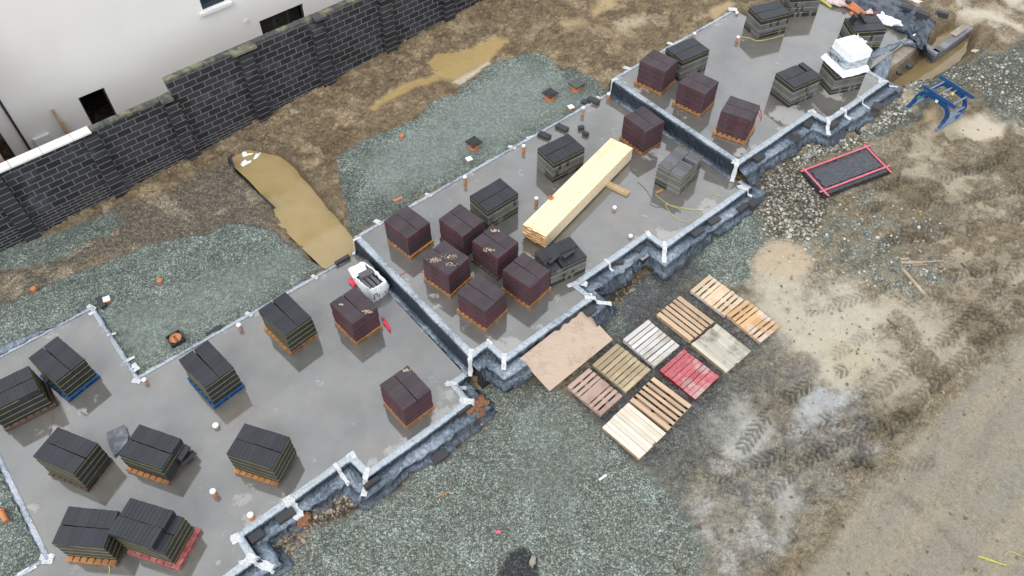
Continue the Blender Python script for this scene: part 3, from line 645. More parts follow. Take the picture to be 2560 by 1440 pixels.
# ================================================================== SLABS AND MEMBRANE
def slab(name, label, poly, z, gr=.25):
    """concrete floor: fine top sheet (carries the dry / wet attribute) over a solid body"""
    o = thing(name, label, 'concrete slab', W(poly[1][0], poly[1][1], z-.4), 0, 'stepped house floor slabs')
    org = Vector(o.location); inv = Matrix.Translation(-org)
    mb = MB(); mb.prism([W(*p)[:2] for p in poly], z-.45, z-.004, M4=inv); mb.build('slab_body', 'concrete', o)
    pp = np.array(poly); s0, s1, t0, t1 = pp[:, 0].min(), pp[:, 0].max(), pp[:, 1].min(), pp[:, 1].max()
    bm = bmesh.new(); vv = [bm.verts.new(Vector(W(*p, z))-org) for p in poly]; bm.faces.new(vv)
    for k in np.arange(math.floor(s0)+gr, s1, gr):
        bmesh.ops.bisect_plane(bm, geom=bm.verts[:]+bm.edges[:]+bm.faces[:], plane_co=Vector(W(k, 0, z))-org, plane_no=(AX[0], AX[1], 0))
    for k in np.arange(math.floor(t0)+gr, t1, gr):
        bmesh.ops.bisect_plane(bm, geom=bm.verts[:]+bm.edges[:]+bm.faces[:], plane_co=Vector(W(0, k, z))-org, plane_no=(BX[0], BX[1], 0))
    me = bpy.data.meshes.new('slab_surface'); bm.normal_update()
    if sum(f.normal.z for f in bm.faces) < 0: bmesh.ops.reverse_faces(bm, faces=bm.faces)
    bm.to_mesh(me); bm.free(); me.materials.append(M['concrete'])
    n = len(me.vertices); a = np.empty(n*3, dtype=np.float32); me.vertices.foreach_get('co', a); a = a.reshape(-1, 3)
    x, y = a[:, 0]+org.x, a[:, 1]+org.y; s, t = x*AX[0]+y*AX[1], x*BX[0]+y*BX[1]
    d = pip(s, t, poly); dry = .30+.12*np.exp(-np.abs(d)/.25)
    for (cx_, cy_, r_, amt) in DRY[z]:
        gx_, gy_ = G(cx_, cy_, z); dd = np.hypot(x-gx_, y-gy_)/r_; dry += amt*np.exp(-dd**2)
    at = me.attributes.new('dry', 'FLOAT', 'POINT'); at.data.foreach_set('value', dry.astype(np.float32))
    so_ = bpy.data.objects.new('slab_surface', me); scn.collection.objects.link(so_); so_.parent = o
    return o
DRY = {0.0: [(1000, 985, .5, .22), (1110, 1010, .6, .25), (640, 1260, .5, .22), (150, 1080, .5, .2), (700, 1290, .4, .2), (960, 1130, .5, .1)],
       .6: [(1770, 520, .45, .36), (1700, 470, .3, .3), (1700, 600, .45, .34), (1660, 585, .3, .3), (1240, 870, .3, .3), (1300, 865, .35, .3), (1580, 650, .4, .28), (1660, 400, .4, .25), (1372, 460, .2, .25), (1500, 680, .4, .3), (1640, 372, .2, .3), (1850, 450, .3, .2)],
       1.15: [(1960, 285, .5, .32), (1990, 290, .4, .3), (2090, 240, .3, .35), (2150, 200, .35, .35), (1920, 350, .5, .25), (1860, 380, .35, .3), (2060, 225, .3, .3), (1780, 300, .3, .25), (1740, 270, .3, .2)]}
s0 = slab('concrete_slab', 'lowest and largest wet grey concrete floor, at the left, with the black yellow-strapped block packs', SLAB0, 0.0)
s1 = slab('concrete_slab', 'middle wet concrete floor carrying the long bundle of pale timber', SLAB1, .6)
s2 = slab('concrete_slab', 'highest wet concrete floor at the top right, under the white wrapped load', SLAB2, 1.15)

def offs(path, d):
    n = len(path); out = []
    nr = []
    for a, b in zip(path, path[1:]):
        dx, dy = b[0]-a[0], b[1]-a[1]; L = math.hypot(dx, dy); nr.append((dy/L, -dx/L))
    for i in range(n):
        if i == 0: m = nr[0]; k = 1
        elif i == n-1: m = nr[-1]; k = 1
        else:
            m = (nr[i-1][0]+nr[i][0], nr[i-1][1]+nr[i][1]); L = math.hypot(*m); m = (m[0]/L, m[1]/L)
            k = 1/max(.5, m[0]*nr[i][0]+m[1]*nr[i][1])
        out.append((path[i][0]+m[0]*d*k, path[i][1]+m[1]*d*k))
    return out
FRONT = [(-.012, .012, .95), (.06, .018, 1.1), (.15, .015, 1.0), (.175, -.02, .5), (.19, -.09, .02), (.205, -.16, .05), (.24, -.19, .35), (.34, -.20, .62), (.44, -.205, .6), (.50, -.22, .5), (.52, -.26, .05), (.55, -.31, .15), (.62, -.36, .38)]  # third value: painted sky sheen, high on top strip and ledge, low on faces
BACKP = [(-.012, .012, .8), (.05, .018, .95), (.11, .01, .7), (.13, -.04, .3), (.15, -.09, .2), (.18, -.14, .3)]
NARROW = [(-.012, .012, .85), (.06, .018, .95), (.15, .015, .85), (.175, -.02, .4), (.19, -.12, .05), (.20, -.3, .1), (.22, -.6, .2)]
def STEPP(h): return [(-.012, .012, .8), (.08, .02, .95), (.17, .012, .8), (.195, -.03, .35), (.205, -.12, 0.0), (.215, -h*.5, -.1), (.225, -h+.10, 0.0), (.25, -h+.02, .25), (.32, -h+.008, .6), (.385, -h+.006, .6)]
def sweep(mb, path, prof, z, seed=0, amp=1.0, seg=.10, hem=None):
    rows = []; dust = []; base = path  # dust: film plus painted sky sheen, from the profile's third value
    lens = [math.hypot(b[0]-a[0], b[1]-a[1]) for a, b in zip(path, path[1:])]
    cnt = [max(2, int(L/seg)) for L in lens]
    for k, (o, dz, du) in enumerate(prof):
        line = offs(path, o); row = []; q = 0; kk = k/(len(prof)-1)
        for i in range(len(path)-1):
            a, b = line[i], line[i+1]; a0, b0 = path[i], path[i+1]
            for j in range(cnt[i]+(1 if i == len(path)-2 else 0)):
                f = j/cnt[i]; s_, t_ = a[0]+(b[0]-a[0])*f, a[1]+(b[1]-a[1])*f
                bs, bt = a0[0]+(b0[0]-a0[0])*f, a0[1]+(b0[1]-a0[1])*f
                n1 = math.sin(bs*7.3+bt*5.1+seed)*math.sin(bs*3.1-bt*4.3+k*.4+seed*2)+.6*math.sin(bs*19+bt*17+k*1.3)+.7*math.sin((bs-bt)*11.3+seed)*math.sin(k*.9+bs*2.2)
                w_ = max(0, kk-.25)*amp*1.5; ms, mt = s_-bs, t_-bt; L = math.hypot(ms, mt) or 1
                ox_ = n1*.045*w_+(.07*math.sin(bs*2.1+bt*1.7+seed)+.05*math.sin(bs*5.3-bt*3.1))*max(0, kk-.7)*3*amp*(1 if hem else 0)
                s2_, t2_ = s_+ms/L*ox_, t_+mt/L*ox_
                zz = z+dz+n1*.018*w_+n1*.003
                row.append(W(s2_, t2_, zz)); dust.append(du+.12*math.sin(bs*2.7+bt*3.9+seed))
        rows.append(row)
    # hem falls to the ground
    if hem:
        row = []
        for p, pp_ in zip(rows[-1], rows[-3]):
            dx, dy = p[0]-pp_[0], p[1]-pp_[1]; L = math.hypot(dx, dy) or 1
            x, y = p[0]+dx/L*.1, p[1]+dy/L*.1; gz = float(HG(x, y))+.03
            row.append((x, y, min(p[2]-.02, max(gz, p[2]-.12-.1*math.sin(p[0]*4+p[1]*3)**2)))); dust.append(.22)
        rows.append(row)
    mb.grid(rows, dust=dust)
def drape(mb, s, t, ds, dt, prof, z, wd=.15, n=None, up=.008, skew=0.0):
    wd *= .78
    """a strip of tape that follows the same profile across the edge, at (s,t), outward direction (ds,dt)"""
    L = math.hypot(ds, dt); ds /= L; dt /= L; k = 1/max(abs(ds), abs(dt)); rows = []
    for i, (o, dz, du) in enumerate(prof[:n]):
        row = []
        for f in (-1, -.3, .4, 1):
            w_ = wd/2*f*(1+.18*math.sin(i*2.1+f*3+s*7)); oo = (o+.006*(i > 2)-.03*(i == 0))*k
            row.append(W(s+ds*oo-dt*w_, t+dt*oo+ds*w_, z+dz+up+(.01 if i > 2 else 0)+skew*f*.01))
        rows.append(row)
    mb.grid(rows)
def patch(mb, s, t, z, l, wd, ang):
    l *= .85; wd *= .8
    c, sn = math.cos(ang), math.sin(ang); rows = []
    for i in range(5):
        u = (i/4-.5)*l; rows.append([W(s+c*u-sn*v_, t+sn*u+c*v_, z+.012+.008*math.sin(i*2+v_*30)) for v_ in (-wd/2*(1+.2*math.sin(i*3)), 0, wd/2)])
    mb.grid(rows)
def membrane_thing(label, z, fronts, backs, steps, tapes):
    c = fronts[0][0][0]; o = thing('damp_proof_membrane', label, 'plastic membrane', W(c[0], c[1], z), 0, 'blue-grey membranes edging the slabs')
    inv = Matrix.Translation(-Vector(o.location)); mb = MB()
    for k, (p, pr) in enumerate(fronts): sweep(mb, p, pr, z, k*2.1, 1.0, .09, hem=(pr is FRONT))
    for k, p in enumerate(backs): sweep(mb, p, BACKP, z, 5+k, .8)
    for p, h in steps: sweep(mb, p, STEPP(h), z, 9, .35)
    mb.v = [tuple(inv @ Vector(p)) for p in mb.v]
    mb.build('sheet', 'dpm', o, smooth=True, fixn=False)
    for tp in tapes:
        tb = MB()
        for a in tp:
            if a[0] == 'd': drape(tb, *a[1:])
            else: patch(tb, *a[1:])
        tb.v = [tuple(inv @ Vector(p)) for p in tb.v]; to = tb.build('corner_tape', 'tape', o, fixn=False)
        sm = to.modifiers.new('thick', 'SOLIDIFY'); sm.thickness = .004; sm.offset = 1
    return o
def D(s, t, ds, dt, z, n=9, wd=.16, prof=None): return ('d', s, t, ds, dt, prof or FRONT, z, wd, n)
ST06, ST55 = STEPP(.6), STEPP(.55)
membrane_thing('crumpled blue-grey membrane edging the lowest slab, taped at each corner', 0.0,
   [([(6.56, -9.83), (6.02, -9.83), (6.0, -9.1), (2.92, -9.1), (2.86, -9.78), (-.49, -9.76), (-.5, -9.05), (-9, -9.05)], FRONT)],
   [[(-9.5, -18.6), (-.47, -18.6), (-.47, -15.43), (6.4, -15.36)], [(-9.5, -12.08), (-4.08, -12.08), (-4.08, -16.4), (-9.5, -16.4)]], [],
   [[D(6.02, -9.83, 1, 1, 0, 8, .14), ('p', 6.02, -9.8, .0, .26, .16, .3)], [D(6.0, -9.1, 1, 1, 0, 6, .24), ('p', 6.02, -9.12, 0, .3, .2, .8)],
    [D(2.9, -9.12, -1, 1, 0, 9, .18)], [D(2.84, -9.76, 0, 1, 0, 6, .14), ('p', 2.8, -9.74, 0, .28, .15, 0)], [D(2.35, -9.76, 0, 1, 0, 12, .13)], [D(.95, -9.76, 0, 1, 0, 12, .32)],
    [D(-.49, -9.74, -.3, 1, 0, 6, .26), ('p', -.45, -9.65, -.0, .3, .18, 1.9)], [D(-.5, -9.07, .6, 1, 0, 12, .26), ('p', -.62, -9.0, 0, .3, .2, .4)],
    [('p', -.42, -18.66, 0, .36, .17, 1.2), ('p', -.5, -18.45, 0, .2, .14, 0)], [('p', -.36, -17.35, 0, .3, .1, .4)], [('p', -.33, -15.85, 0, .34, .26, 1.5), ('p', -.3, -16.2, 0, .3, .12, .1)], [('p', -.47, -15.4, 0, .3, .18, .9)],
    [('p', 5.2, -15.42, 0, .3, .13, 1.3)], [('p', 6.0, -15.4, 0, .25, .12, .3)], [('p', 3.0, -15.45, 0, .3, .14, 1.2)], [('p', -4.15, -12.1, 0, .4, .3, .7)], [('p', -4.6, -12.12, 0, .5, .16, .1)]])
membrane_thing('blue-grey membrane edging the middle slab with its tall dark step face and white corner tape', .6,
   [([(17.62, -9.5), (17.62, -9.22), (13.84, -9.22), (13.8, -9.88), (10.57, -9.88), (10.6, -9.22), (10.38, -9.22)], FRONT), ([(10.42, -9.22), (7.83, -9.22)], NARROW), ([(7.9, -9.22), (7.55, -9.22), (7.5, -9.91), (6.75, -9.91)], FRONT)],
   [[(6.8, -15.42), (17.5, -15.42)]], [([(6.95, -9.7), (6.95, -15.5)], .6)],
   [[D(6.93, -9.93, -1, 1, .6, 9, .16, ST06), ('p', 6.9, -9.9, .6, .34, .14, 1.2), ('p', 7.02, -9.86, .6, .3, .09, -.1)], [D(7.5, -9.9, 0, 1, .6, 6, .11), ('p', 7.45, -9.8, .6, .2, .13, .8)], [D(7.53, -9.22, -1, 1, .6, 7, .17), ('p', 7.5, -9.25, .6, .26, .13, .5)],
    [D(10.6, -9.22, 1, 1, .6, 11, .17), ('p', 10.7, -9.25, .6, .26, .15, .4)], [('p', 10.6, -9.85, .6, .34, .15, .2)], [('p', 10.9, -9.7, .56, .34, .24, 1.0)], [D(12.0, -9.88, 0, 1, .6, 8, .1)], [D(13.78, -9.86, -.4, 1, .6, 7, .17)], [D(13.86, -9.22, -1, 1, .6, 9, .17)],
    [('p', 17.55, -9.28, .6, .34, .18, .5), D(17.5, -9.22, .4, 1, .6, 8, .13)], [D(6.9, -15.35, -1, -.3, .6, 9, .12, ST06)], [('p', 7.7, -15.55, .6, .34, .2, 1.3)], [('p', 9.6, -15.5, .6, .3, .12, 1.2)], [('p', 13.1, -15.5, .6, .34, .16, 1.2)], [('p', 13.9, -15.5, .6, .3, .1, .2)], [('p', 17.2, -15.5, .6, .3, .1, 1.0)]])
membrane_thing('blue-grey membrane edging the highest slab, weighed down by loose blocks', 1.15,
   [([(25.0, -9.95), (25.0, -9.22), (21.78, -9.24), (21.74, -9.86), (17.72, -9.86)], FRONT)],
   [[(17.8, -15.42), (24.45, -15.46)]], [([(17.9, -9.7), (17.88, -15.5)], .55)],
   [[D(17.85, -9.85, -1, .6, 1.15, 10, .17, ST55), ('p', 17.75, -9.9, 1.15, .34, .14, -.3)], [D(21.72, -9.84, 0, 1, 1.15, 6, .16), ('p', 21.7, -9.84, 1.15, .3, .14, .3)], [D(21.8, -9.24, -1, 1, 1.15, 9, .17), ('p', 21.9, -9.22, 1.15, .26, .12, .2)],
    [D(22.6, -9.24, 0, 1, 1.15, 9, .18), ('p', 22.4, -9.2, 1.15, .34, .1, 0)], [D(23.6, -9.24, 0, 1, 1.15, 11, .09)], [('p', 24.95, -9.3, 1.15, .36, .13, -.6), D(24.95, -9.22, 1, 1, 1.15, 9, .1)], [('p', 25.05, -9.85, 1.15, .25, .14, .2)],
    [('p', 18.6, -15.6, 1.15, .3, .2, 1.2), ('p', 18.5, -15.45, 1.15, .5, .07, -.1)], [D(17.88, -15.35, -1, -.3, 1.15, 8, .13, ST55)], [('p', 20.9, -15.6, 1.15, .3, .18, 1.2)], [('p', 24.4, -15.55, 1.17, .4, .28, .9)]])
# extra lifted sheet on the lowest slab's back edge and a hanging flap by the front notch
def sheet(name, label, cat, pts_rows, mat, thick=.006, dust=None, group=None):  # dust: film plus painted sky sheen
    mb = MB(); mb.grid(pts_rows, dust=dust); o = mb.build(name, mat, smooth=True, fixn=False)
    sm = o.modifiers.new('thick', 'SOLIDIFY'); sm.thickness = thick; recenter(o); return tag(o, label, cat, group)
rows = []
for i in range(7):
    f = i/6; row = []
    for j in range(26):
        g = j/25; s_ = -4.5+3.3*g; bul = math.sin(math.pi*min(1, g*1.05))**1.2
        row.append(W(s_, -18.66-.34*f*bul+.03*math.sin(j*1.7+i), .03+.10*math.sin(math.pi*f)*bul+.02*math.sin(j*2.3+i*2)-(.06*f)))
    rows.append(row)
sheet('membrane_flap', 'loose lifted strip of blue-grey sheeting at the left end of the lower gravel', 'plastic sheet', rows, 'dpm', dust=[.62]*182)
rows = []
x0, y0 = G(873, 1172, -.12); x1, y1 = G(905, 1205, -.14); x2, y2 = G(912, 1252, -.33)
for i in range(9):
    f = i/8; px_ = 874+(908-874)*f+6*math.sin(f*3); py_ = 1170+(1250-1170)*f; z_ = -.12-.24*f**1.5; w_ = 12+9*f
    rows.append([G3(px_-w_*.7*math.cos(.5)+0*f, py_+w_*.25-6*(1-f), z_+.02*math.sin(i+k)) if k == 0 else G3(px_+w_*(k/3-.35), py_+w_*.15*(1-k/2), z_+.03*math.sin(i*.8+k)) for k in range(5)])
sheet('membrane_flap', 'curled strip of smooth blue-grey sheeting hanging over the rubble at the front notch', 'plastic sheet', rows, 'dpm', dust=[.48]*45)

# footing walls seen beneath the membrane
def foot(label, a, b, z0, z1):
    (sa_, ta), (sb_, tb) = a, b; L = math.hypot(sb_-sa_, tb-ta); ang = math.atan2(tb-ta, sb_-sa_)
    p = W(sa_, ta, z0); q_ = W(sb_, tb, z0); yaw = math.atan2(q_[1]-p[1], q_[0]-p[0])
    o = thing('footing_wall', label, 'block wall', p, yaw, 'block footings beneath the slabs')
    mb = MB(); n = int(round((z1-z0)/.112))
    for k in range(n):
        j = rnd.uniform(-.006, .006)
        mb.box((L/2+rnd.uniform(-.01, .01), j, .112*k+.051), (L, .21, .102), tone=rnd.uniform(.6, 1.3))
    mb.build('block_courses', 'black', o); m2 = MB(); m2.box((L/2, 0, (z1-z0)/2), (L-.03, .18, z1-z0-.03), tone=1); m2.build('mortar_beds', 'slabgrey', o)
foot('dark stacked courses under the outer end of the middle slab, left of the plywood', (7.3, -9.3), (7.3, -8.72), -.45, .30)
foot('dark stacked courses facing the front gravel in the notch left of the plywood', (6.75, -9.35), (7.2, -9.35), -.45, .10)
foot('dark courses below the raised sheeting at the middle slab notch by the orange pipe', (13.0, -9.38), (13.75, -9.38), -.1, .38)

# ================================================================== BLOCK PACKS
def make_pallet_mesh(L, Wd, n, h, kind='deck', gap=.25, seed=0, tone=1.0, mid=False):
    """boards across Wd, n along L; returns three builders deck, bearers, bottom boards (origin centre, z=0 ground)"""
    r_ = random.Random(seed); dk_, be, bo = MB(), MB(), MB()
    bw = L/n; t = .022
    for i in range(n):
        ctr_ = 0
        wide = bw*(1-gap); cx_ = -L/2+bw*(i+.5)+r_.uniform(-.006, .006)
        if mid and n % 2 == 0 and i in (n//2-1, n//2): wide = bw*.99
        if i == 0: wide = bw*(1-gap/2); cx_ = -L/2+wide/2
        if i == n-1: wide = bw*(1-gap/2); cx_ = L/2-wide/2
        dk_.box((cx_, r_.uniform(-.01, .01), h-t/2+r_.uniform(-.002, .002)), (wide, Wd+r_.uniform(-.02, .015), t), rz=r_.uniform(-.008, .008), tone=tone*r_.uniform(.82, 1.12))
    gap = gap
    for k in (-1, 0, 1): be.box((0, k*(Wd/2-.05), h/2), (L-.01, .09 if k else .1, h-2*t-.002), tone=tone*.8); be.box((0, k*(Wd/2-.05), h-t-.006), (L-.012, .095, .010), tone=tone*.95)
    for k in (-1, -.0, 1): bo.box((k*(L/2-.06), 0, t/2), (.1, Wd-.02, t), tone=tone*.7)
    for k in (-.5, .5): bo.box((k*(L/2), 0, t/2), (.08, Wd-.02, t), tone=tone*.7)
    return dk_, be, bo
GR = {'q': 'black block packs with yellow straps on pallets on the lowest slab', 'r': 'plum-brown block packs with red straps on pallets', 'y': 'two-tone black and grey block packs with yellow straps on the upper slabs'}
def pack(code, s, x, y, yaw, w_, l_, h, label, pal=None, top=None, seed=0, spots=0):
    fam = code[0]; z = ZS[s]; pl = .13 if fam in 'qr' else .0
    yaw = R(yaw)
    if w_ < l_: w_, l_ = l_, w_; yaw += math.pi/2        # X: many blocks, Y: two block lengths
    r_ = random.Random(seed)
    if fam == 'y': h = h+.03
    o = thing('block_pack', label, 'block pack', (x, y, z+.003), yaw, GR[fam])
    n = max(8, int(round(w_/.104))); bw = w_/n; nc = 4; hc = h/nc
    main = 'plum' if fam == 'r' else 'black'; mb = MB(); top = top or {}
    for c in range(nc):
        zc = pl+hc*(c+.5); jx, jy = r_.uniform(-.008, .008), r_.uniform(-.008, .008)
        last = c == nc-1
        for j in range(2):
            sk = r_.uniform(-.012, .012) if last else r_.uniform(-.004, .004)
            for i in range(n):
                if last and (j, i) in top.get('miss', ()): continue
                cx_ = -w_/2+bw*(i+.5)+jx+r_.uniform(-.002, .002); yo = (l_/4)*(1 if j else -1)
                ln = l_/2-.004-(.008 if last else 0)
                if last: yo += sk*(i/n-.5)*1.6+(.004 if j else -.004)+r_.uniform(-.004, .004)
                wet_side = fam == 'y' and (c in (1, 2) and r_.random() > .08 or (c == 0 and r_.random() > .75) or (c == 3 and top.get('greytop')))
                lift = 0
                if last: lift = top.get('lift', {}).get((j, i), 0)+r_.uniform(-.001, .001)
                grp = .86+.28*(((i//3)*7+j*3+c*5+seed) % 5)/4
                mb.box((cx_, yo+jy, zc+lift), (bw-.0012, ln, hc-.003), rz=r_.uniform(-.001, .001), mi=1 if wet_side else 0, tone=grp*r_.uniform(.95, 1.05), ch=.0015)
    if fam == 'y':       # damp lowest edge in contact with the slab
        pass
    for (bx_, by_, bz_, a_, b_, c_, rz_, rx_, ry_) in top.get('extra', ()):
        mb.box((bx_, by_, pl+h+bz_), (a_, b_, c_), rz=rz_, rx=rx_, ry=ry_, tone=1.1, ch=.006)
    mb.build('block_stack', [main, 'grey'], o)
    if top.get('cap'):        # an unstrapped extra course pushed to one side
        dx, dy, nn = top['cap']; cb = MB(); hc2 = .2
        for j in range(2):
            for i in range(nn):
                cb.box((-w_/2+.104*(i+.5)+dx+(.02 if j else 0), (l_/4+.004)*(1 if j else -1)+dy+r_.uniform(-.004, .004), pl+h+hc2/2+.001), (.101, .44, hc2), tone=r_.uniform(.85, 1.15), ch=.005)
        cb.build('loose_top_course', main, o)
    # straps
    sm = 'strap_r' if fam == 'r' else 'strap_y'
    levels = [pl+h-.07-.203*k for k in range(4)]
    if fam == 'y': levels = [pl+h-.065, pl+h-.25, pl+h-.50, pl+h-.70]
    if top.get('levels'): levels = [pl+h-a for a in top['levels']]
    for zl in levels:
        e = .007; sb = MB(); t_ = .0105; jj = [r_.uniform(-.008, .008) for _ in range(4)]
        xs, ys = w_/2+e, l_/2+e
        P_ = [(-xs, -ys), (xs, -ys), (xs, ys), (-xs, ys)]; v_ = []; f_ = []
        for k in range(4): v_ += [(P_[k][0], P_[k][1], zl-t_/2+jj[k]), (P_[k][0], P_[k][1], zl+t_/2+jj[k])]
        for k in range(4): a = 2*k; b = (2*k+2) % 8; f_.append((a, b, b+1, a+1))
        sb.add(v_, f_); so_ = sb.build('strap', sm, o, fixn=False); mo = so_.modifiers.new('t', 'SOLIDIFY'); mo.thickness = .004
    if pal:
        mat, ox, oy, pL, pW = pal
        dk_, be, bo = make_pallet_mesh(pL, pW, 7, .125, seed=seed)
        T = Matrix.Translation((ox, oy, 0)); pm = MB()
        for q_ in (dk_, be, bo):
            pm.add([tuple(T @ Vector(p)) for p in q_.v], q_.f, 0, q_.tone)
        pm.build('pallet', mat, o)
    return o
PY, PB, PBL, PRP = 'pallet_y', 'pallet_b', 'pallet_blue', 'pallet_redp'
pack('r1', 1, -3.103, 16.021, -43.5, 1.031, .897, .77, 'plum-brown pack with only two red straps, both high up, leftmost on the middle slab', (PY, .03, 0, 1.08, .95), {'levels': (.07, .16)}, 1)
pack('r2', 1, -1.496, 16.068, -43.2, 1.019, .877, .803, 'clean-topped plum-brown pack just in front of the black and grey pack by the timber', (PB, 0, 0, 1.06, .95), None, 2)
pack('r3', 1, -.483, 15.198, -42.9, 1.009, .874, .826, 'plum-brown pack with sandy dirt on both halves of its top, centre of the cluster', (PB, -.02, 0, 1.08, .95), None, 3)
pack('r4', 1, -1.871, 14.561, -39.8, 1.01, .878, .853, 'plum-brown pack with the heaviest sandy speckling, trailing a red cord to the step', (PY, 0, 0, 1.08, .96), None, 4)
pack('r5', 1, .402, 14.143, -41.8, 1.006, .87, .804, 'dusty plum-brown red-strapped pack pushed against the black pack with lifted loose blocks', (PY, .0, .01, 1.08, .98), None, 5)
pack('r6', 1, -.829, 13.363, -39.9, 1.03, .88, .79, 'plum-brown red-strapped pack with an unstrapped greyish top course, nearest the plywood sheet', (PY, -.02, 0, 1.1, .96), {'levels': (.22, .40, .55, .70)}, 6)
pack('r7', 2, 5.063, 23.015, -38.8, 1.015, .871, .837, 'plum-brown red-strapped pack nearest the back left corner of the highest slab', (PY, -.03, 0, 1.12, .96), None, 7)
pack('r8', 2, 6.268, 21.869, -39.4, 1.019, .901, .804, 'plum-brown red-strapped pack in the middle of the row of three on the highest slab', (PY, -.03, 0, 1.12, .98), None, 8)
pack('r9', 2, 7.411, 20.481, -29.7, 1.014, .891, .843, 'plum-brown pack with a tangle of loose red strap on its right corner', (PY, -.01, -.01, 1.16, 1.0), {'levels': (.10, .13, .28, .42, .66)}, 9)
pack('r10', 0, -4.438, 13.337, -46.4, 1.024, .875, .839, 'dirty plum-brown red-strapped pack on the lowest slab next to the white bulk bag', (PY, .02, -.01, 1.08, .94), None, 10)
pack('r11', 0, -2.764, 10.675, -48.3, 1.008, .9, .835, 'weathered plum-brown red-strapped pack standing alone at the right end of the lowest slab', (PY, 0, 0, 1.06, .96), None, 11)
pack('r12', 1, 4.362, 20.552, -51.6, 1.028, .864, .88, 'plum-brown red-strapped pack at the upper end of the timber bundle, under the second step', (PY, -.02, 0, 1.08, .95), None, 12)
pack('q0', 0, -13.018, 10.656, -53.8, .885, 1.23, .80, 'black yellow-strapped pack cut off by the left edge, on a splintered reddish pallet', (PB, .03, 0, 1.32, 1.0), None, 20)
pack('q1', 0, -12.134, 11.593, -36.5, 1.239, .88, .796, 'black yellow-strapped pack on a blue pallet, nearest the lifted sheeting at the left', (PBL, .03, -.02, 1.30, 1.0), None, 21)
pack('q2', 0, -10.931, 8.907, -21.9, 1.232, .874, .831, 'black yellow-strapped pack on a broken dark pallet, just left of the dusty grey slate sheet', (PB, .02, -.02, 1.2, .95), None, 22)
pack('q3', 0, -8.969, 9.063, -18.6, 1.22, .873, .70, 'lower black yellow-strapped pack with two blocks leaning against its right side', (PY, -.04, -.03, 1.24, .98), {'levels': (.07, .27)}, 23)
pack('q4', 0, -9.792, 6.973, -5.1, 1.215, .889, .82, 'black pack on a bright yellow-orange pallet, its corner overlapped by its neighbour', (PY, -.02, -.05, 1.2, 1.0), None, 24)
pack('q5', 0, -8.33, 6.98, -16.4, 1.25, .878, .78, 'black pack on a red painted pallet with an unstrapped top course pushed to the left', (PRP, .06, 0, 1.38, 1.02), {'cap': (-.12, .0, 11)}, 25)
pack('q6', 0, -6.245, 9.041, -18.0, 1.249, .895, .811, 'black yellow-strapped pack standing alone between the two white-capped pipe stubs, right of the others', (PY, -.03, -.03, 1.22, 1.0), None, 26)
pack('q7', 0, -6.308, 13.087, -44.5, 1.25, .9, .799, 'black yellow-strapped pack on an orange-brown pallet, nearest the back edge of the lowest slab', (PY, .0, -.03, 1.28, .98), None, 27)
pack('q8', 0, -8.075, 11.396, -44.1, 1.25, .886, .86, 'black yellow-strapped pack on a teal pallet overhanging the back edge beside the open drain chamber', (PBL, .02, -.02, 1.3, .98), None, 28)
pack('y1', 1, 1.58, 19.317, -54.8, .873, 1.25, .806, 'black pack with a dry grey band, behind the timber bundle near four loose blocks', None, None, 31)
pack('y2', 1, -.551, 17.235, -50.3, .882, 1.21, .78, 'black and grey pack between the plum-brown cluster and the timber bundle\'s left end', None, None, 32)
pack('y3', 1, 1.409, 14.946, -60.0, .895, 1.212, .66, 'black pack with blocks lifted out of its sloping top, in front of the timber bundle', None, {'greytop': 0, 'miss': {(0, 2), (0, 3)}, 'extra': [(-.32, -.1, .05, .44, .1, .2, .3, .45, 0), (.15, -.16, .05, .44, .1, .2, .2, .4, 0)]}, 33)
pack('y4', 1, 5.349, 18.737, -40.0, .903, 1.221, .80, 'grey-sided pack with a dark gap in its uneven top, beside the tangled cord', None, {'greytop': 1, 'miss': {(0, 7), (0, 6), (1, 11)}, 'lift': {(0, 5): .04, (0, 4): .03, (0, 3): .02}}, 34)
pack('y5', 2, 6.187, 23.849, -57.2, .898, 1.235, .827, 'black pack with a stepped crack on top, touching the back left plum-brown pack', None, None, 35)
pack('y6', 2, 9.568, 26.293, -68.6, .888, 1.243, .815, 'two-tone black pack with a yellow tape along its foot, at the top edge', None, None, 36)
pack('y7', 2, 11.10, 27.62, -82.9, .885, 1.2, .84, 'black pack cut off by the top edge of the picture', None, None, 37)
pack('y8', 2, 9.76, 22.392, -59.1, .915, 1.238, .82, 'black and grey pack with an open slot in its top, left of the white load', None, {'miss': {(1, 9)}}, 38)
pack('y9', 2, 11.52, 22.98, -73.0, .885, 1.2, .78, 'black yellow-strapped pack carrying the white wrapped load', None, None, 39)
pack('y10', 2, 12.863, 25.374, -83.4, .86, 1.24, .84, 'black pack behind the white load with two blocks propped on top, by the orange pipes', None, {'extra': [(-.45, .18, .07, .13, .2, .42, .1, .2, .15), (-.05, .25, .03, .1, .44, .2, .2, .3, 0)]}, 40)
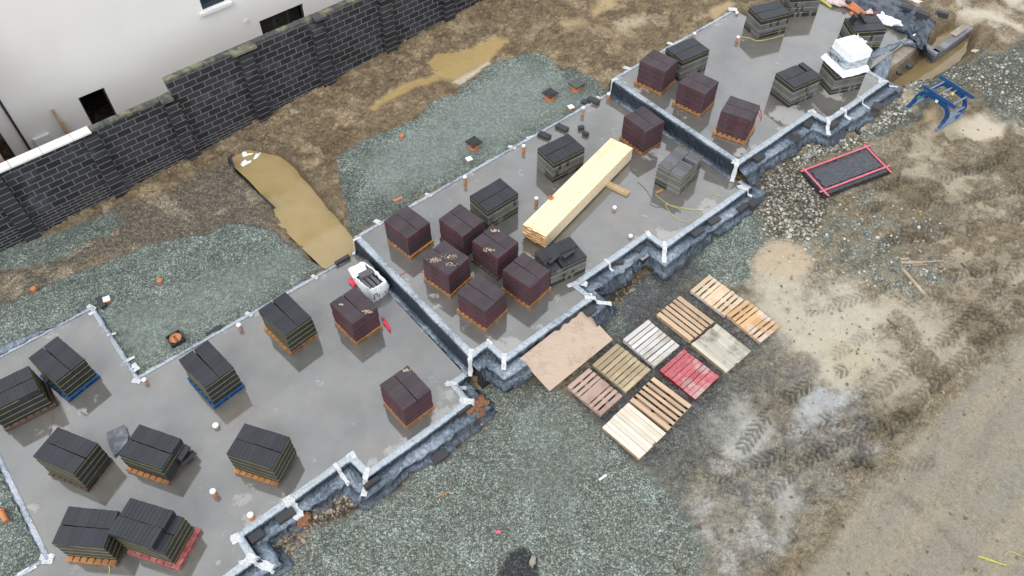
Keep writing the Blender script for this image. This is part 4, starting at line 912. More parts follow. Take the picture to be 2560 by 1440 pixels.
# sandy dirt lying on some packs and the slate sheet
def spill(label, px_, py_, z, r, n, c='sand'):
    mb = MB(); r_ = random.Random(int(px_)); x, y = G(px_, py_, z)
    for k in range(n):
        a = r_.uniform(0, 6.28); d = r*r_.random()**.8; sz = r_.uniform(.008, .024)
        mb.box((x+d*math.cos(a)*1.3, y+d*math.sin(a)*.6, z+sz*.25), (sz*1.3, sz, sz*.5), rz=a)
    o = mb.build('sand_spill', 'sand', None); recenter(o); tag(o, label, 'sand', 'sand spilled on the brown packs', 'stuff')
M['sand'] = mk('pale_sand', (.36, .28, .17), (.46, .40, .30), .9, sc=30)
zt = .6+.13+.83
for (a, b, n_, rr, lb) in ((1240, 577, 46, .12, 'sandy dirt on the far half of the central plum pack'), (1222, 625, 40, .15, 'sandy dirt on the near half of the central plum pack'), (1085, 650, 60, .16, 'sandy dirt at the left of the heavily speckled pack'),
                           (1120, 642, 60, .2, 'sandy dirt at the right of the heavily speckled pack'), (1128, 662, 30, .14, 'sandy dirt near the front of the heavily speckled pack')):
    spill(lb, a, b, zt+.02, rr, n_)
spill('sandy crumbs at the corner of the dirty pack by the bulk bag', 918, 780, .975, .12, 40); spill('pale spot of sand on the dirty pack by the bulk bag', 853, 762, .975, .05, 30)
spill('sandy crumbs on the back corner of the pack standing alone', 1014, 925, .972, .10, 40)

# ================================================================== LOOSE BLOCKS
def block(label, px_, py_, z, yaw=YA, d=(.44, .215, .10), rx=0, ry=0, grp='loose black blocks', mat='single', cat='block'):
    x, y = G(px_, py_, z+d[2]/2); mb = MB(); mb.box((0, 0, d[2]/2), d, ch=.008, tone=rnd.uniform(.85, 1.2))
    o = mb.build('concrete_block', mat); o.location = (x, y, z); o.rotation_euler = (rx, ry, R(yaw)); return tag(o, label, cat, grp)
block('loose block on the wet slab, left one of the pair behind the black pack', 1361, 338, .61, -33)
block('loose block on the wet slab, right one of the pair behind the black pack', 1405, 319, .61, -35)
block('rounded half block, upper of the two small ones behind the timber bundle', 1453, 319, .61, 10, (.2, .14, .12))
block('rounded half block, lower of the two small ones behind the timber bundle', 1464, 334, .61, -40, (.2, .14, .12))
block('block lying across the back edge of the middle slab, beside the white-capped pipe', 1484, 251, .63, -35)
block('block tucked under its neighbour on the gravel side of the middle slab', 1466, 256, .52, -20, (.34, .2, .1))
block('long block laid along the back edge where the muddy water meets the slab', 856, 650, .01, 40, (.5, .12, .12))
block('block set in the gravel against the back edge, above the teal-pallet pack', 538, 829, -.09, 40, (.5, .2, .1))
block('block standing at the back corner of the lowest slab beside the capped drain', 254, 758, -.12, -50, (.44, .18, .2))
block('wide block weighing down the membrane left of the crumpled brown plastic coil', 713, 1288, -.19, 40, (.48, .26, .12))
block('block on the membrane ledge beside the white taped inner corner, bottom of the picture', 641, 1341, -.19, 40, (.36, .24, .12))
block('narrow block standing on the ledge beside the hanging flap of sheeting', 930, 1208, -.19, 40, (.44, .12, .2))
block('narrow block standing on the ledge beside the torn rusty plastic', 1159, 1027, -.19, 40, (.44, .12, .2))
block('dusty block lying on the gravel beside the membrane hem', 1099, 1141, -.36, 40, (.44, .26, .1))
block('block by the corner of the plywood sheet, on the membrane', 1474, 776, .37, 40, (.36, .26, .1))
block('slab-like block lying in the muddy trench by the yellow scrap', 1512, 739, -.1, 58, (.42, .3, .1))
block('block on the sheeting at the notch left of the orange pipe', 1546, 654, .4, 0, (.3, .2, .12))
block('small speckled block on the sheeting at the inner notch of the middle slab', 1597, 621, .4, 60, (.28, .18, .1))
block('block on the front ledge of the middle slab, lower of the separate pair', 1743, 580, .40, 38, (.44, .24, .12))
block('block on the front ledge of the middle slab, upper of the separate pair', 1784, 551, .40, 38, (.44, .24, .12))
block('block leaning on the hem, left one of the touching pair', 1855, 521, .28, 42, (.42, .2, .18))
block('block leaning on the hem, right one of the touching pair by the middle slab\'s end', 1882, 510, .28, 42, (.36, .28, .2))
block('block on the highest slab\'s ledge just above the second step', 1896, 394, .95, 42, (.40, .26, .12))
block('muddy block lying on the hem where the rubble starts', 1984, 345, .82, 60, (.42, .36, .14))
block('block in the inner notch of the highest slab\'s membrane', 2021, 309, .95, 60, (.42, .26, .12))
block('dark block sitting between two strips of white tape', 2083, 312, .96, 38, (.36, .2, .16))
block('block half hidden under the membrane end, nearest the rubble, left of the blue grab', 2192, 268, .82, 60, (.36, .3, .16))
block('flat block at the membrane end just below the half hidden one', 2178, 285, .74, 30, (.40, .3, .12))
block('grey slab piece sticking out beneath the membrane corner, left of the blue grab', 2243, 222, .86, -40, (.30, .36, .08), mat='grey')
block('block holding the tarpaulin down at its right edge', 2306, 37, 1.40, -42, (.5, .22, .2))
block('block holding the tarpaulin down near its top', 2266, 19, 1.42, -35, (.46, .2, .12))
block('first of the pair of blocks on the excavated mud bank', 2352, 32, 1.12, -33, (.36, .15, .2), mat='grey')
block('second of the pair of blocks on the excavated mud bank', 2359, 38, 1.1, -33, (.36, .15, .2))
block('broken dark chunk beside the excavation water', 2273, 167, .78, 20, (.2, .18, .16))
block('small broken chunk on the mud below the concrete beam', 2248, 183, .74, 0, (.18, .16, .12))
block('upper of two blocks leaning on the low black pack', 455, 1132, .28, -20, (.16, .40, .2), ry=.35)
block('lower of two blocks leaning on the low black pack', 470, 1146, .14, 52, (.44, .2, .1), rx=-.5)

# ================================================================== PALLETS ON THE GROUND
def pallet(label, x, y, yaw, w_, l_, along, n, mats, gap=.3, h=.14, seed=1, stain=None, extra=None):
    z = float(HG(x, y))+.02; yaw = R(yaw)
    if along: L, Wd = w_, l_             # boards run across e2, repeated along e1
    else: L, Wd = l_, w_; yaw += math.pi/2
    o = thing('pallet', label, 'pallet', (x, y, z), yaw, 'empty pallets laid out in a group')
    dk_, be, bo = make_pallet_mesh(L, Wd, n, h, gap=gap, seed=seed, mid=gap > .31 and n == 8)
    if extra: extra(dk_, L, Wd, h)
    dk_.build('deck_boards', mats[0], o); be.build('bearers', mats[1], o); bo.build('bottom_boards', mats[1], o); return o
def wd3(k, a, b, c): M[k] = wood(k, a, b, c, sc=2.5, stretch=(12, 1, 12)); return k
w_white = wd3('whitewashed_wood', (.52, .50, .48), (.44, .42, .40), (.36, .30, .24)); w_pale = wd3('pale_new_wood', (.58, .45, .31), (.50, .38, .26), (.44, .27, .16))
w_pink = wd3('pinkish_worn_wood', (.40, .29, .24), (.33, .23, .185), (.26, .17, .13)); w_olive = wd3('olive_worn_wood', (.34, .27, .17), (.27, .205, .125), (.42, .35, .22))
w_tan = wd3('warm_tan_wood', (.50, .36, .24), (.42, .29, .19), (.36, .25, .17)); w_or = wd3('orange_and_white_wood', (.52, .33, .17), (.44, .26, .12), (.60, .54, .50))
w_bone = wd3('bone_white_wood', (.62, .56, .46), (.55, .49, .40), (.56, .46, .36)); w_weath = wd3('mouldy_white_wood', (.46, .43, .36), (.38, .35, .29), (.13, .11, .08))
M['red_flaked'] = wood('flaking_red_paint', (.34, .035, .055), (.42, .14, .15), (.42, .36, .32), sc=5, stretch=(3, 3, 3))
M['dark_red'] = mk('dark_red_paint', (.16, .01, .015), None, .6)
def doubledeck(d, L, Wd, h):
    for k in (-.35, .25): d.box((k*L, 0, h-.06), (.12, Wd, .02), tone=.6)
pallet('whitewashed pallet with narrow slots, between the plywood sheet and the pinkish tan one', 3.985, 12.83, -48.7, 1.22, 1.06, 1, 8, (w_white, w_white), .18, .15, 1)
pallet('pale tan pallet with long slots running lengthwise, second from the top of its column', 5.06, 13.65, -47.6, 1.285, 1.04, 0, 6, (w_tan, w_tan), .32, .15, 2)
pallet('new pale pallet with short slots, topmost of the group', 6.10, 14.44, -47.5, 1.29, .895, 1, 8, (w_pale, w_white), .34, .13, 3)
pallet('half orange, half whitish pallet at the right end of the group', 7.0, 13.48, -50.9, 1.25, .89, 1, 8, (w_or, w_tan), .34, .14, 4)
pallet('weathered whitish pallet fully boarded over and stained with black mould', 5.94, 12.60, -49.1, 1.26, 1.10, 0, 9, (w_weath, w_olive), .02, .15, 5)
pallet('small pinkish-brown pallet with short slots, lowest left of the group', 2.27, 11.25, -46.1, 1.25, .88, 1, 8, (w_pink, w_pink), .36, .14, 6)
pallet('olive-brown worn pallet between the whitewashed and the pinkish one', 3.07, 12.02, -46.2, 1.24, 1.05, 1, 8, (w_olive, w_olive), .18, .14, 7)
pallet('pallet with flaking bright red paint', 4.93, 11.78, -46.8, 1.26, 1.04, 1, 9, ('red_flaked', 'dark_red'), .12, .14, 8)
pallet('tan pallet with broken boards and wide lengthwise gaps, next to the red one', 4.03, 10.87, -43.9, 1.285, 1.05, 0, 6, (w_tan, w_tan), .45, .13, 9, extra=doubledeck)
pallet('bone-white pallet with broad boards and few slots, nearest the viewer', 3.225, 10.05, -45.7, 1.285, 1.07, 0, 8, (w_bone, w_tan), .07, .15, 10)

# ================================================================== PLYWOOD, TIMBER, BOARD, BAG, WRAPPED LOAD
def quadsheet(name, label, cat, corners, t, mats, nx=12, ny=8, sag=.0):
    mb = MB(); a, b, c, d = [Vector(p) for p in corners]; rows = []
    for i in range(nx+1):
        f = i/nx; rows.append([tuple((a.lerp(d, f)).lerp(b.lerp(c, f), j/ny)+Vector((0, 0, -sag*math.sin(math.pi*f)))) for j in range(ny+1)])
    mb.grid(rows); o = mb.build(name, mats, fixn=False)
    if sum(p.normal.z for p in o.data.polygons) < 0: o.data.flip_normals()
    m = o.modifiers.new('t', 'SOLIDIFY'); m.thickness = t; m.offset = -1; m.material_offset_rim = 1; recenter(o); return tag(o, label, cat)
zl_, zh_ = -.16, .44
quadsheet('plywood_sheet', 'large mud-stained plywood sheet sloping from the middle slab edge down to the gravel', 'plywood sheet',
          [G3(1299, 896, zh_), G3(1458, 770.6, zh_), G3(1532, 849, zl_), G3(1374, 978, zl_)], .018, ['ply', 'ply_edge'])
# timber bundle
Lc = [(.32, 16.20), (3.25, 20.06), (3.965, 19.65), (1.01, 15.72)]
bx_, by_ = sum(p[0] for p in Lc)/4, sum(p[1] for p in Lc)/4; lyaw = math.atan2(20.06-16.20+19.65-15.72, 3.25-.32+3.965-1.01)
tb = thing('timber_bundle', 'long bundle of fresh pale sawn timber lying diagonally on two bearers', 'timber bundle', (bx_, by_, .603), lyaw)
mb = MB(); r_ = random.Random(5); Lb, Wb = 4.88, .84; nb = 11; hh = [0, .1, .2, .3, .4]
for c in range(11):
    for i in range(5):
        wl = Wb/5; e = r_.uniform(-.025, .025)
        mb.box((e, -Wb/2+wl*(i+.5), .09+.0455*(c+.5)), (Lb+r_.uniform(-.03, .03), wl-.003, .0445), mi=0, tone=r_.uniform(.93, 1.05))
o = mb.build('planks', ['lumber', 'lumber_end'], tb)
for p in o.data.polygons:
    if abs(p.normal.x) > .8: p.material_index = 1
kn = MB()
for k in range(46):
    x = r_.uniform(-Lb/2+.1, Lb/2-.1)
    if k % 3: kn.box((x, r_.uniform(-Wb/2+.03, Wb/2-.03), .09+.5+.0015), (r_.uniform(.02, .05), r_.uniform(.012, .02), .003), rz=r_.uniform(0, 3))
    else: kn.box((x, -Wb/2-.0005, .09+r_.uniform(.03, .45)), (r_.uniform(.015, .03), .003, r_.uniform(.012, .02)))
kn.build('knots', 'lumber_end', tb)
for k, (xx, ex_) in enumerate(((1.05, 0), (-2.2, 0))):
    m2 = MB(); wl = (1.75 if k == 0 else 1.05)
    m2.box((xx, -(.32 if k == 0 else .05), .024), (.2, wl, .045)); m2.box((xx+.01, -(.34 if k == 0 else .05), .067), (.19, wl-.06, .042), tone=.9); m2.build('bearer', 'bearer' if k == 0 else 'single', tb)
ob = thing('plastic_offcut', 'small orange square plastic piece lying on the timber bundle', 'plastic piece', (*G(1377, 496, 1.2), 1.195), .4)
m2 = MB()
for k in range(4): m2.box((.05*math.cos(k*1.571), .05*math.sin(k*1.571), .04), (.02, .12, .08), rz=k*1.571)
m2.box((0, 0, .01), (.1, .1, .015)); m2.build('shell', 'pipe', ob)
# wrapped board with pink tape
cz = .60
bc = [G3(2005, 426, cz+.02), G3(2169, 364, cz+.12), G3(2229, 425, cz+.12), G3(2062, 488, cz+.02)]
gz = min(float(HG(p[0], p[1])) for p in bc)
bd = thing('wrapped_board', 'flat package wrapped in black polythene with pink tape round all four edges', 'wrapped package', (sum(p[0] for p in bc)/4, sum(p[1] for p in bc)/4, gz), 0)
inv = Matrix.Translation(-Vector(bd.location)); mb = MB(); A_, B_, C_, D_ = [Vector(p) for p in bc]
def bl(u, v, up=0.0):
    return tuple(inv @ (A_.lerp(D_, u).lerp(B_.lerp(C_, u), v)+Vector((0, 0, up))))
rows = []
for i in range(25):
    u = i/24; rows.append([bl(u, j/48, .012*math.sin(i*1.3+j*.7)*math.sin(j*.35)+.006*math.sin(i*3+j*2.1)) for j in range(49)])
mb.grid(rows); rows = []
for k, dz in ((0, 0), (1, -.06), (2, -.16)):
    ring = []
    per = [(u/12, 0) for u in range(12)]+[(1, v/24) for v in range(24)]+[(1-u/12, 1) for u in range(12)]+[(0, 1-v/24) for v in range(24)]
    for q_, (u, v) in enumerate(per):
        ring.append(bl(.5+(u-.5)*(1+.012*k), .5+(v-.5)*(1+.006*k), dz+.006*math.sin(q_*2)))
    rows.append(ring)
mb.grid(rows, closed=True); mb.build('polythene_wrap', 'poly', bd, smooth=True, fixn=True)
mb = MB(); rows = []
for i in range(15):
    u = .17+.62*i/14; rows.append([bl(u, .08+.84*j/40+.012*math.sin(i), .016+.018*abs(math.sin(i*.9+j*.45)*math.sin(j*.8-i*.5))) for j in range(41)])
mb.grid(rows); mb.build('creased_window', 'polyg', bd, smooth=True, fixn=False)
for (u0, v0, u1, v1) in ((.03, -.03, .03, 1.03), (.86, -.03, .86, 1.03), (-.06, .03, 1.08, .03), (-.06, .965, 1.08, .965)):
    mb = MB(); rows = []
    for i in range(21):
        f = i/20; u, v = u0+(u1-u0)*f, v0+(v1-v0)*f; du, dv = (.0, .013) if abs(u1-u0) > .5 else (.028, 0)
        rows.append([bl(u-du, v-dv, .020), bl(u+du, v+dv, .020)])
    mb.grid(rows); to = mb.build('pink_tape', 'pink', bd, fixn=False); mo = to.modifiers.new('t', 'SOLIDIFY'); mo.thickness = .004; mo.offset = 1
# bulk bag with blocks
bg_ = thing('bulk_bag', 'open white woven bag full of dark blocks, standing against the first step', 'bulk bag', (*G(925, 715, .25), .004), 0)
bl_ = Vector(bg_.location)
top_ = [G3(870, 672, .48), G3(908, 653, .5), G3(940, 676, .5), G3(967.8, 704, .5), G3(950, 716, .48), G3(927, 727, .46), G3(912, 716, .42), G3(890, 697, .46)]
bot_ = [G3(878, 690, .0), G3(908, 671, .0), G3(945, 700, .0), G3(972, 729, 0), G3(956, 744, 0), G3(934, 757, 0), G3(914, 738, 0), G3(892, 712, 0)]
rows = []
for k in range(7):
    f = k/6; ring = []
    for q_ in range(40):
        a = q_/5; i = int(a) % 8; g = a-int(a); t0_, t1_ = Vector(top_[i]), Vector(top_[(i+1) % 8]); b0_, b1_ = Vector(bot_[i]), Vector(bot_[(i+1) % 8])
        p = b0_.lerp(b1_, g).lerp(t0_.lerp(t1_, g), f)-bl_
        c_ = Vector((0, 0, p.z)); d_ = (p-c_); L = d_.length or 1
        ring.append(tuple(p+d_/L*(.035*math.sin(math.pi*f)+.018*math.sin(q_*2.6+k*1.7))+Vector((0, 0, .012*math.sin(q_*1.9) if k == 6 else 0))))
    rows.append(ring)
rim_ = []
for k, (sc_, dz) in enumerate(((.97, .03), (.90, .035), (.84, .0), (.83, -.12))):
    rim_.append([(p[0]*sc_, p[1]*sc_, p[2]+dz) for p in rows[-1]] if k == 0 else [(p[0]*sc_, p[1]*sc_, p[2]+dz) for p in rows[6]])
mb = MB(); mb.grid(rows+rim_, closed=True); mb.build('woven_shell', 'bagw', bg_, smooth=True, fixn=True)
mb = MB(); rows = []
for i in range(7):
    f = i/6; rows.append([tuple(Vector(G3(870+40*g*.9+f*14, 672-18*g+f*26*(.9), .47+.07*math.sin(f*3)*math.sin(g*3)+.01*math.sin(i*3+g*9)))-bl_) for g in (0, .25, .5, .75, 1)])
mb.grid(rows); so_ = mb.build('folded_flap', 'bagw', bg_, smooth=True, fixn=False)
def bagblk(label, px_, py_, z, yaw, d):
    x, y = G(px_, py_, z+d[2]/2); mb = MB(); mb.box((0, 0, d[2]/2), d, ch=.006); o = mb.build('concrete_block', 'grey'); o.location = (x, y, z); o.rotation_euler = (0, 0, R(yaw)); tag(o, label, 'block', 'dark blocks inside the bulk bag')
for k, (a, b) in enumerate(((914, 710), (927, 707), (940, 703), (951, 694))):
    bagblk(('dark strip block lying in the bag, nearest the brown pack', 'dark strip block in the bag, second from the brown pack', 'dark strip block in the bag, third from the brown pack', 'dark strip block in the bag, along its step side')[k], a, b, .30, -47, (.62, .10, .12))
bagblk('dark block laid crosswise on top in the bag', 916, 684, .42, 35, (.44, .215, .10)); bagblk('dark block poking out of the top end of the bag', 921, 664, .40, -48, (.44, .14, .12))
FONT = {  # crude printed strokes
 'C': [((1, .9), (.4, 1)), ((.4, 1), (0, .6)), ((0, .6), (.05, .2)), ((.05, .2), (.5, 0))], 'O': [((0, 0), (0, 1)), ((0, 1), (.8, 1)), ((.8, 1), (.9, .2))],
 'I': [((0, 0), (0, .7))], 'N': [((0, 0), (0, 1)), ((0, 1), (.7, 0)), ((.7, 0), (.7, 1))], 'Z': [((0, 1), (.7, 1)), ((.7, 1), (0, 0)), ((0, 0), (.7, 0))]}
def printed(name, parent, word, o3, ux, uz, h, t=.02, mat='ink'):
    """letters in strokes lying on a face: o3 origin, ux unit right, uz unit up"""
    mb = MB(); x = 0; ux, uz = Vector(ux).normalized(), Vector(uz).normalized(); nn = ux.cross(uz).normalized()
    for ch in word:
        if ch == ' ': x += h*.4; continue
        for (a, b) in FONT[ch]:
            p = Vector(o3)+ux*(x+a[0]*h*.7)+uz*a[1]*h; q_ = Vector(o3)+ux*(x+b[0]*h*.7)+uz*b[1]*h; d = (q_-p).normalized(); s_ = d.cross(nn)*t/2
            v_ = [p-s_-nn*.004, q_-s_-nn*.004, q_+s_-nn*.004, p+s_-nn*.004, p-s_+nn*.004, q_-s_+nn*.004, q_+s_+nn*.004, p+s_+nn*.004]
            mb.add(v_, [(0, 3, 2, 1), (4, 5, 6, 7), (0, 1, 5, 4), (1, 2, 6, 5), (2, 3, 7, 6), (3, 0, 4, 7)])
        x += h*(.3 if ch == 'I' else .95)
    return mb.build(name, mat, parent)
pa, pb = Vector(G3(934, 757, 0))-bl_, Vector(G3(972, 729, 0))-bl_; ta, tb_ = Vector(G3(927, 727, .46))-bl_, Vector(G3(967.8, 704, .5))-bl_
ux = (pb-pa).normalized(); nrm = Vector((ux.y, -ux.x, 0)); og = pa.lerp(ta, .30)+nrm*.075+ux*.03
printed('printed_letters', bg_, 'OI NZ', og, ux, (ta-pa), .19, .024)
# white wrapped load on the pack
wl_ = thing('wrapped_load', 'bright white shrink-wrapped stack with grey film skirt, sitting on a black block pack', 'wrapped load', (11.50, 23.03, 1.15+.815), R(-68))
def softbox(mb, c0, c1, dims0, dims1, n=6, bul=.02, seed=0, corner=.15):
    r_ = random.Random(seed); rows = []
    for k in range(n+1):
        f = k/n; dx, dy = dims0[0]+(dims1[0]-dims0[0])*f, dims0[1]+(dims1[1]-dims0[1])*f; ring = []
        for q_ in range(48):
            a = 2*math.pi*q_/48; cx_, sy_ = math.cos(a), math.sin(a); m_ = max(abs(cx_), abs(sy_)); k2 = (1-corner)*(1/m_)+corner
            ring.append((c0[0]+(c1[0]-c0[0])*f+cx_*k2*dx/2*(1+bul*math.sin(q_*1.7+k)), c0[1]+(c1[1]-c0[1])*f+sy_*k2*dy/2*(1+bul*math.sin(q_*2.3-k)), c0[2]+(c1[2]-c0[2])*f))
        rows.append(ring)
    mb.grid(rows, closed=True); return rows
mb = MB(); mb.box((0, 0, .05), (1.22, 1.0, .08)); mb.build('load_pallet', 'pallet_b', wl_)
mb = MB(); rows = softbox(mb, (0, 0, .02), (0, .0, .16), (1.34, 1.16), (1.22, 1.04), 4, .012, 1); rows = softbox(mb, (0, 0, .16), (0, 0, .20), (1.22, 1.04), (1.0, .9), 2, .012, 1); mb.build('wrap_hem', 'wrapw', wl_, smooth=True, fixn=True)
mb = MB(); softbox(mb, (0, .0, .17), (0, .02, .50), (1.06, .94), (1.02, .90), 6, .012, 2); rows = softbox(mb, (0, .02, .50), (0, .02, .515), (1.02, .90), (.5, .4), 2, .0, 2); mb.build('grey_film', 'wrapg', wl_, smooth=True, fixn=True)
mb = MB(); softbox(mb, (.02, .04, .50), (.02, .04, .78), (1.0, .86), (.97, .84), 5, .012, 3, .1); softbox(mb, (.02, .04, .78), (.02, .04, .83), (.97, .84), (.80, .68), 2, .01, 3, .1)
top_r = softbox(mb, (.02, .04, .83), (.02, .04, .845), (.80, .68), (.04, .04), 3, .0, 3, .1); mb.build('white_wrap', 'wrapw', wl_, smooth=False, fixn=True)
mb = MB(); rows = []
for i in range(6): rows.append([(-.38+.1*i+.03*math.sin(j*2), .40+.05*math.sin(j+i)+.03*j, .74+.06*j*(1 if j < 3 else .2)+.03*math.sin(i*2.2+j)) for j in range(5)])
mb.grid(rows); mb.build('torn_wrap_fold', 'wrapw', wl_, smooth=True, fixn=False)
printed('printed_letters', wl_, 'NOZNC', (-.35, -.487, .27), (1, 0, 0), (0, 0, 1), .15, .022)
mb = MB(); mb.box((-.56, -.15, .33), (.01, .5, .14)); 

# ================================================================== PIPES AND CHAMBERS
def stub(label, px_, py_, z, h=.22, dirty=False, cap='cap', r=.055):
    """px_,py_ is the centre of the cap top"""
    x, y = G(px_, py_, z+h); o = thing('drain_pipe_stub', label, 'pipe stub', (x, y, z), 0, 'capped orange pipe stubs')
    mb = MB(); mb.tube([(0, 0, -.03), (0, 0, h-.04)], r, 14); mb.tube([(0, 0, .0), (0, 0, .02)], r*1.15, 14)
    mb.build('pipe', 'pipe_dirty' if dirty else 'pipe', o)
    mb = MB(); mb.tube([(0, 0, h-.045), (0, 0, h-.005), (0, 0, h)], [r*1.16, r*1.16, r*1.05], 14); mb.build('cap', cap, o); return o
stub('short white-capped stub between the black packs in the middle of the lowest slab', 538, 1062, .003, .12, True, r=.07)
stub('white-capped orange stub left of the lone black pack, bottom of the lowest slab', 531, 1227, .003, .26, r=.065)
stub('white-capped orange stub close to the front membrane of the lowest slab', 625, 1286, .003, .22, r=.065)
stub('dusty white-capped stub against the back edge, between the two black packs', 596, 811, .003, .22, True, r=.06)
stub('dusty stub in the inner corner beside the large white tape patch', 359, 848+100, .003, .18, True)
stub('white-capped orange stub at the back edge, left end of the middle slab', 1162, 441, .603, .32)
stub('white-capped orange stub below the white taped knot on the back edge of the middle slab', 1309, 363, .603, .28)
stub('dusty pink-orange stub at the back edge beside the two stacked blocks', 1458, 268, .603, .30, True)
stub('orange stub under the taped corner of the second step', 1522, 233, .603, .24)
stub('tall white-capped orange stub just left of the timber bundle', 1341, 494, .603, .26)
stub('dirty capped stub standing alone on the open floor right of the timber bundle', 1537, 517, .603, .14, True)
stub('short capped stub near the front notch of the middle slab', 1577, 588, .603, .10, True)
stub('orange stub behind the first black pack of the highest slab', 1737, 82, 1.153, .18, True)
stub('white-capped stub with a yellow tape tied to it, highest slab', 1846, 91, 1.153, .22)
stub('small white-capped stub by the back corner of the highest slab', 1843, 30, 1.153, .1, True)
def flush(label, px_, py_, c='pipe', r=.075, h=.05, square=False):
    x, y, z = GG(px_, py_, h+.05); z = z-h; o = thing('capped_drain', label, 'capped drain', (x, y, z), .5, 'drain ends set in the gravel'); mb = MB()
    mb.tube([(0, 0, -.05), (0, 0, h+.06)], r, 16); mb.tube([(0, 0, h+.03), (0, 0, h+.07)], r*1.15, 16); mb.build('pipe', 'pipe', o)
    mb = MB()
    if square: mb.box((0, 0, h+.09), (.2, .2, .04), ch=.008); mb.build('square_lid', 'cap', o)
    else: mb.tube([(0, 0, h+.066), (0, 0, h+.078)], r*.9, 16); mb.build('cap', 'pipe', o)
flush('round orange cap in the lower gravel, nearest the left edge', 85, 724); flush('round orange cap in the middle of the lower gravel', 400, 704); flush('round orange cap near the muddy edge of the upper gravel', 1004, 342)
flush('square white-lidded drain in the upper gravel, below the black chamber lid', 1173, 402, square=True); flush('square white-lidded drain against the back edge of the middle slab', 1427, 272, square=True); flush('dusty grey-capped orange drain behind the back corner of the lowest slab', 269, 752, r=.1, square=True)
def chamber(label, px_, py_, lid):
    x, y, z = GG(px_, py_, .05); o = thing('inspection_chamber', label, 'inspection chamber', (x, y, z), R(YA+2), 'square-lidded inspection chambers')
    mb = MB(); mb.tube([(0, 0, -.1), (0, 0, .2)], .20, 24); mb.tube([(0, 0, .14), (0, 0, .17)], .215, 24); mb.build('riser', 'pipe', o)
    mb = MB(); mb.box((0, 0, .235), (.43, .43, .05), ch=.012)
    if lid == 'lid':
        mb.tube([(0, 0, .26), (0, 0, .27)], .17, 28)
        for rr in (.14, .10, .055): 
            mb.tube([(0, 0, .27), (0, 0, .274+.002*(.2-rr)*10)], rr, 24)
        for sx in (-1, 1):
            for sy in (-1, 1): mb.box((sx*.18, sy*.18, .265), (.03, .03, .02))
    mb.build('square_cover', lid, o)
    if lid != 'lid':
        m3 = MB(); m3.box((0, 0, .236), (.44, .44, .03)); m3.build('cover_rim', 'lid', o)
chamber('black ribbed square lid on an orange base, lowest of the three in the upper gravel', 1185, 368, 'lid')
chamber('black square lid on an orange base, middle of the three in the upper gravel', 1375, 246, 'lid')
chamber('gravel-covered square lid on an orange base, nearest the second step', 1440, 222, 'gravel_lid')
x, y, z = GG(441, 850, .08); oc = thing('open_drain_chamber', 'open square black frame with an orange bowl inside, set in the lower gravel', 'drain chamber', (x, y, z+.02), R(YA))
mb = MB()
for k in range(4): a = k*math.pi/2; mb.box((.19*math.cos(a), .19*math.sin(a), .04), (.035, .41, .12), rz=a)
mb.build('square_frame', 'lid', oc)
mb = MB(); rows = []
for k, (rr, zz) in enumerate(((.175, .03), (.165, 0), (.15, -.015), (.10, -.02), (.02, -.02))): rows.append([(rr*math.cos(2*math.pi*q_/24), rr*math.sin(2*math.pi*q_/24), zz+.06) for q_ in range(24)])
mb.grid(rows, closed=True); mb.build('orange_bowl', 'pipe', oc)
mb = MB(); mb.box((0, .0, .045), (.07, .24, .012)); mb.build('channel', 'rust', oc)
def loosepipe(label, p0, p1, r=.055, z=.06, mat='pipe', name='loose_pipe', cat='pipe', zabs=None):
    a, b = ((GG(*p0, z), GG(*p1, z)) if zabs is None else (G3(*p0, zabs), G3(*p1, zabs))); mb = MB()
    va, vb = Vector(a), Vector(b); d = (vb-va).normalized(); mb.tube([va, va+d*.06, va+d*.061, vb], [r*1.25, r*1.25, r, r], 12); mb.tube([va-d*.002, va+d*.02], r*.9, 12, mi=1)
    o = mb.build(name, [mat, 'dark'], smooth=False); recenter(o); return tag(o, label, cat)
loosepipe('short orange pipe lying on the dark gravel above the brown packs', (983, 504), (1005, 494))
loosepipe('short orange pipe end poking out of the trench beside the taped membrane', (1551, 696), (1536, 684))
loosepipe('orange pipe piece leaning in the gravel pocket at the left edge', (2, 1276), (16, 1304), .07, .12)
loosepipe('black pipe in the muddy gap at the front of the highest slab', (2133, 316), (2150, 334), .06, .06, 'poly')
# ================================================================== BOUNDARY WALL
WT = -22.8; BZ = [( -16, -.35), (-1.8, -.25), (2.1, .05), (4.5, -.08), (7.3, .24), (11.1, .47), (12.8, .57), (17.8, .75), (40, 1.6)]
def wbase(s): return float(np.interp(s, [b[0] for b in BZ], [b[1] for b in BZ]))
bwl = thing('boundary_wall', 'long dark concrete block boundary wall with piers, stepping up half way along', 'wall', W(4.95, WT, -.4), TH)
TZ = .4                                  # local z = world z + .4 ; local x = s-4.95 ; local y = towards the house
def wbx(mb, s0_, s1_, y0_, y1_, z0_, z1_, mi=0, ch=0.0): mb.box(((s0_+s1_)/2-4.95, (y0_+y1_)/2, (z0_+z1_)/2+TZ), (s1_-s0_, y1_-y0_, z1_-z0_), mi=mi, ch=ch)
ZL = .62 
mb = MB(); wbx(mb, -16, 4.95, 0, .215, .55, 2.44); mb.build('low_section', 'bw', bwl)
mb = MB(); wbx(mb, 4.95, 32, 0, .215, .55, 3.0); mb.build('tall_section', 'bw', bwl)
mb = MB(); wbx(mb, -16, 9.9, -.004, .21, -.8, .55); mb.build('thin_course_base', 'bwlow', bwl)
mb = MB(); wbx(mb, 9.9, 32, -.002, .21, -.8, .55); mb.build('lower_base', 'bw', bwl)
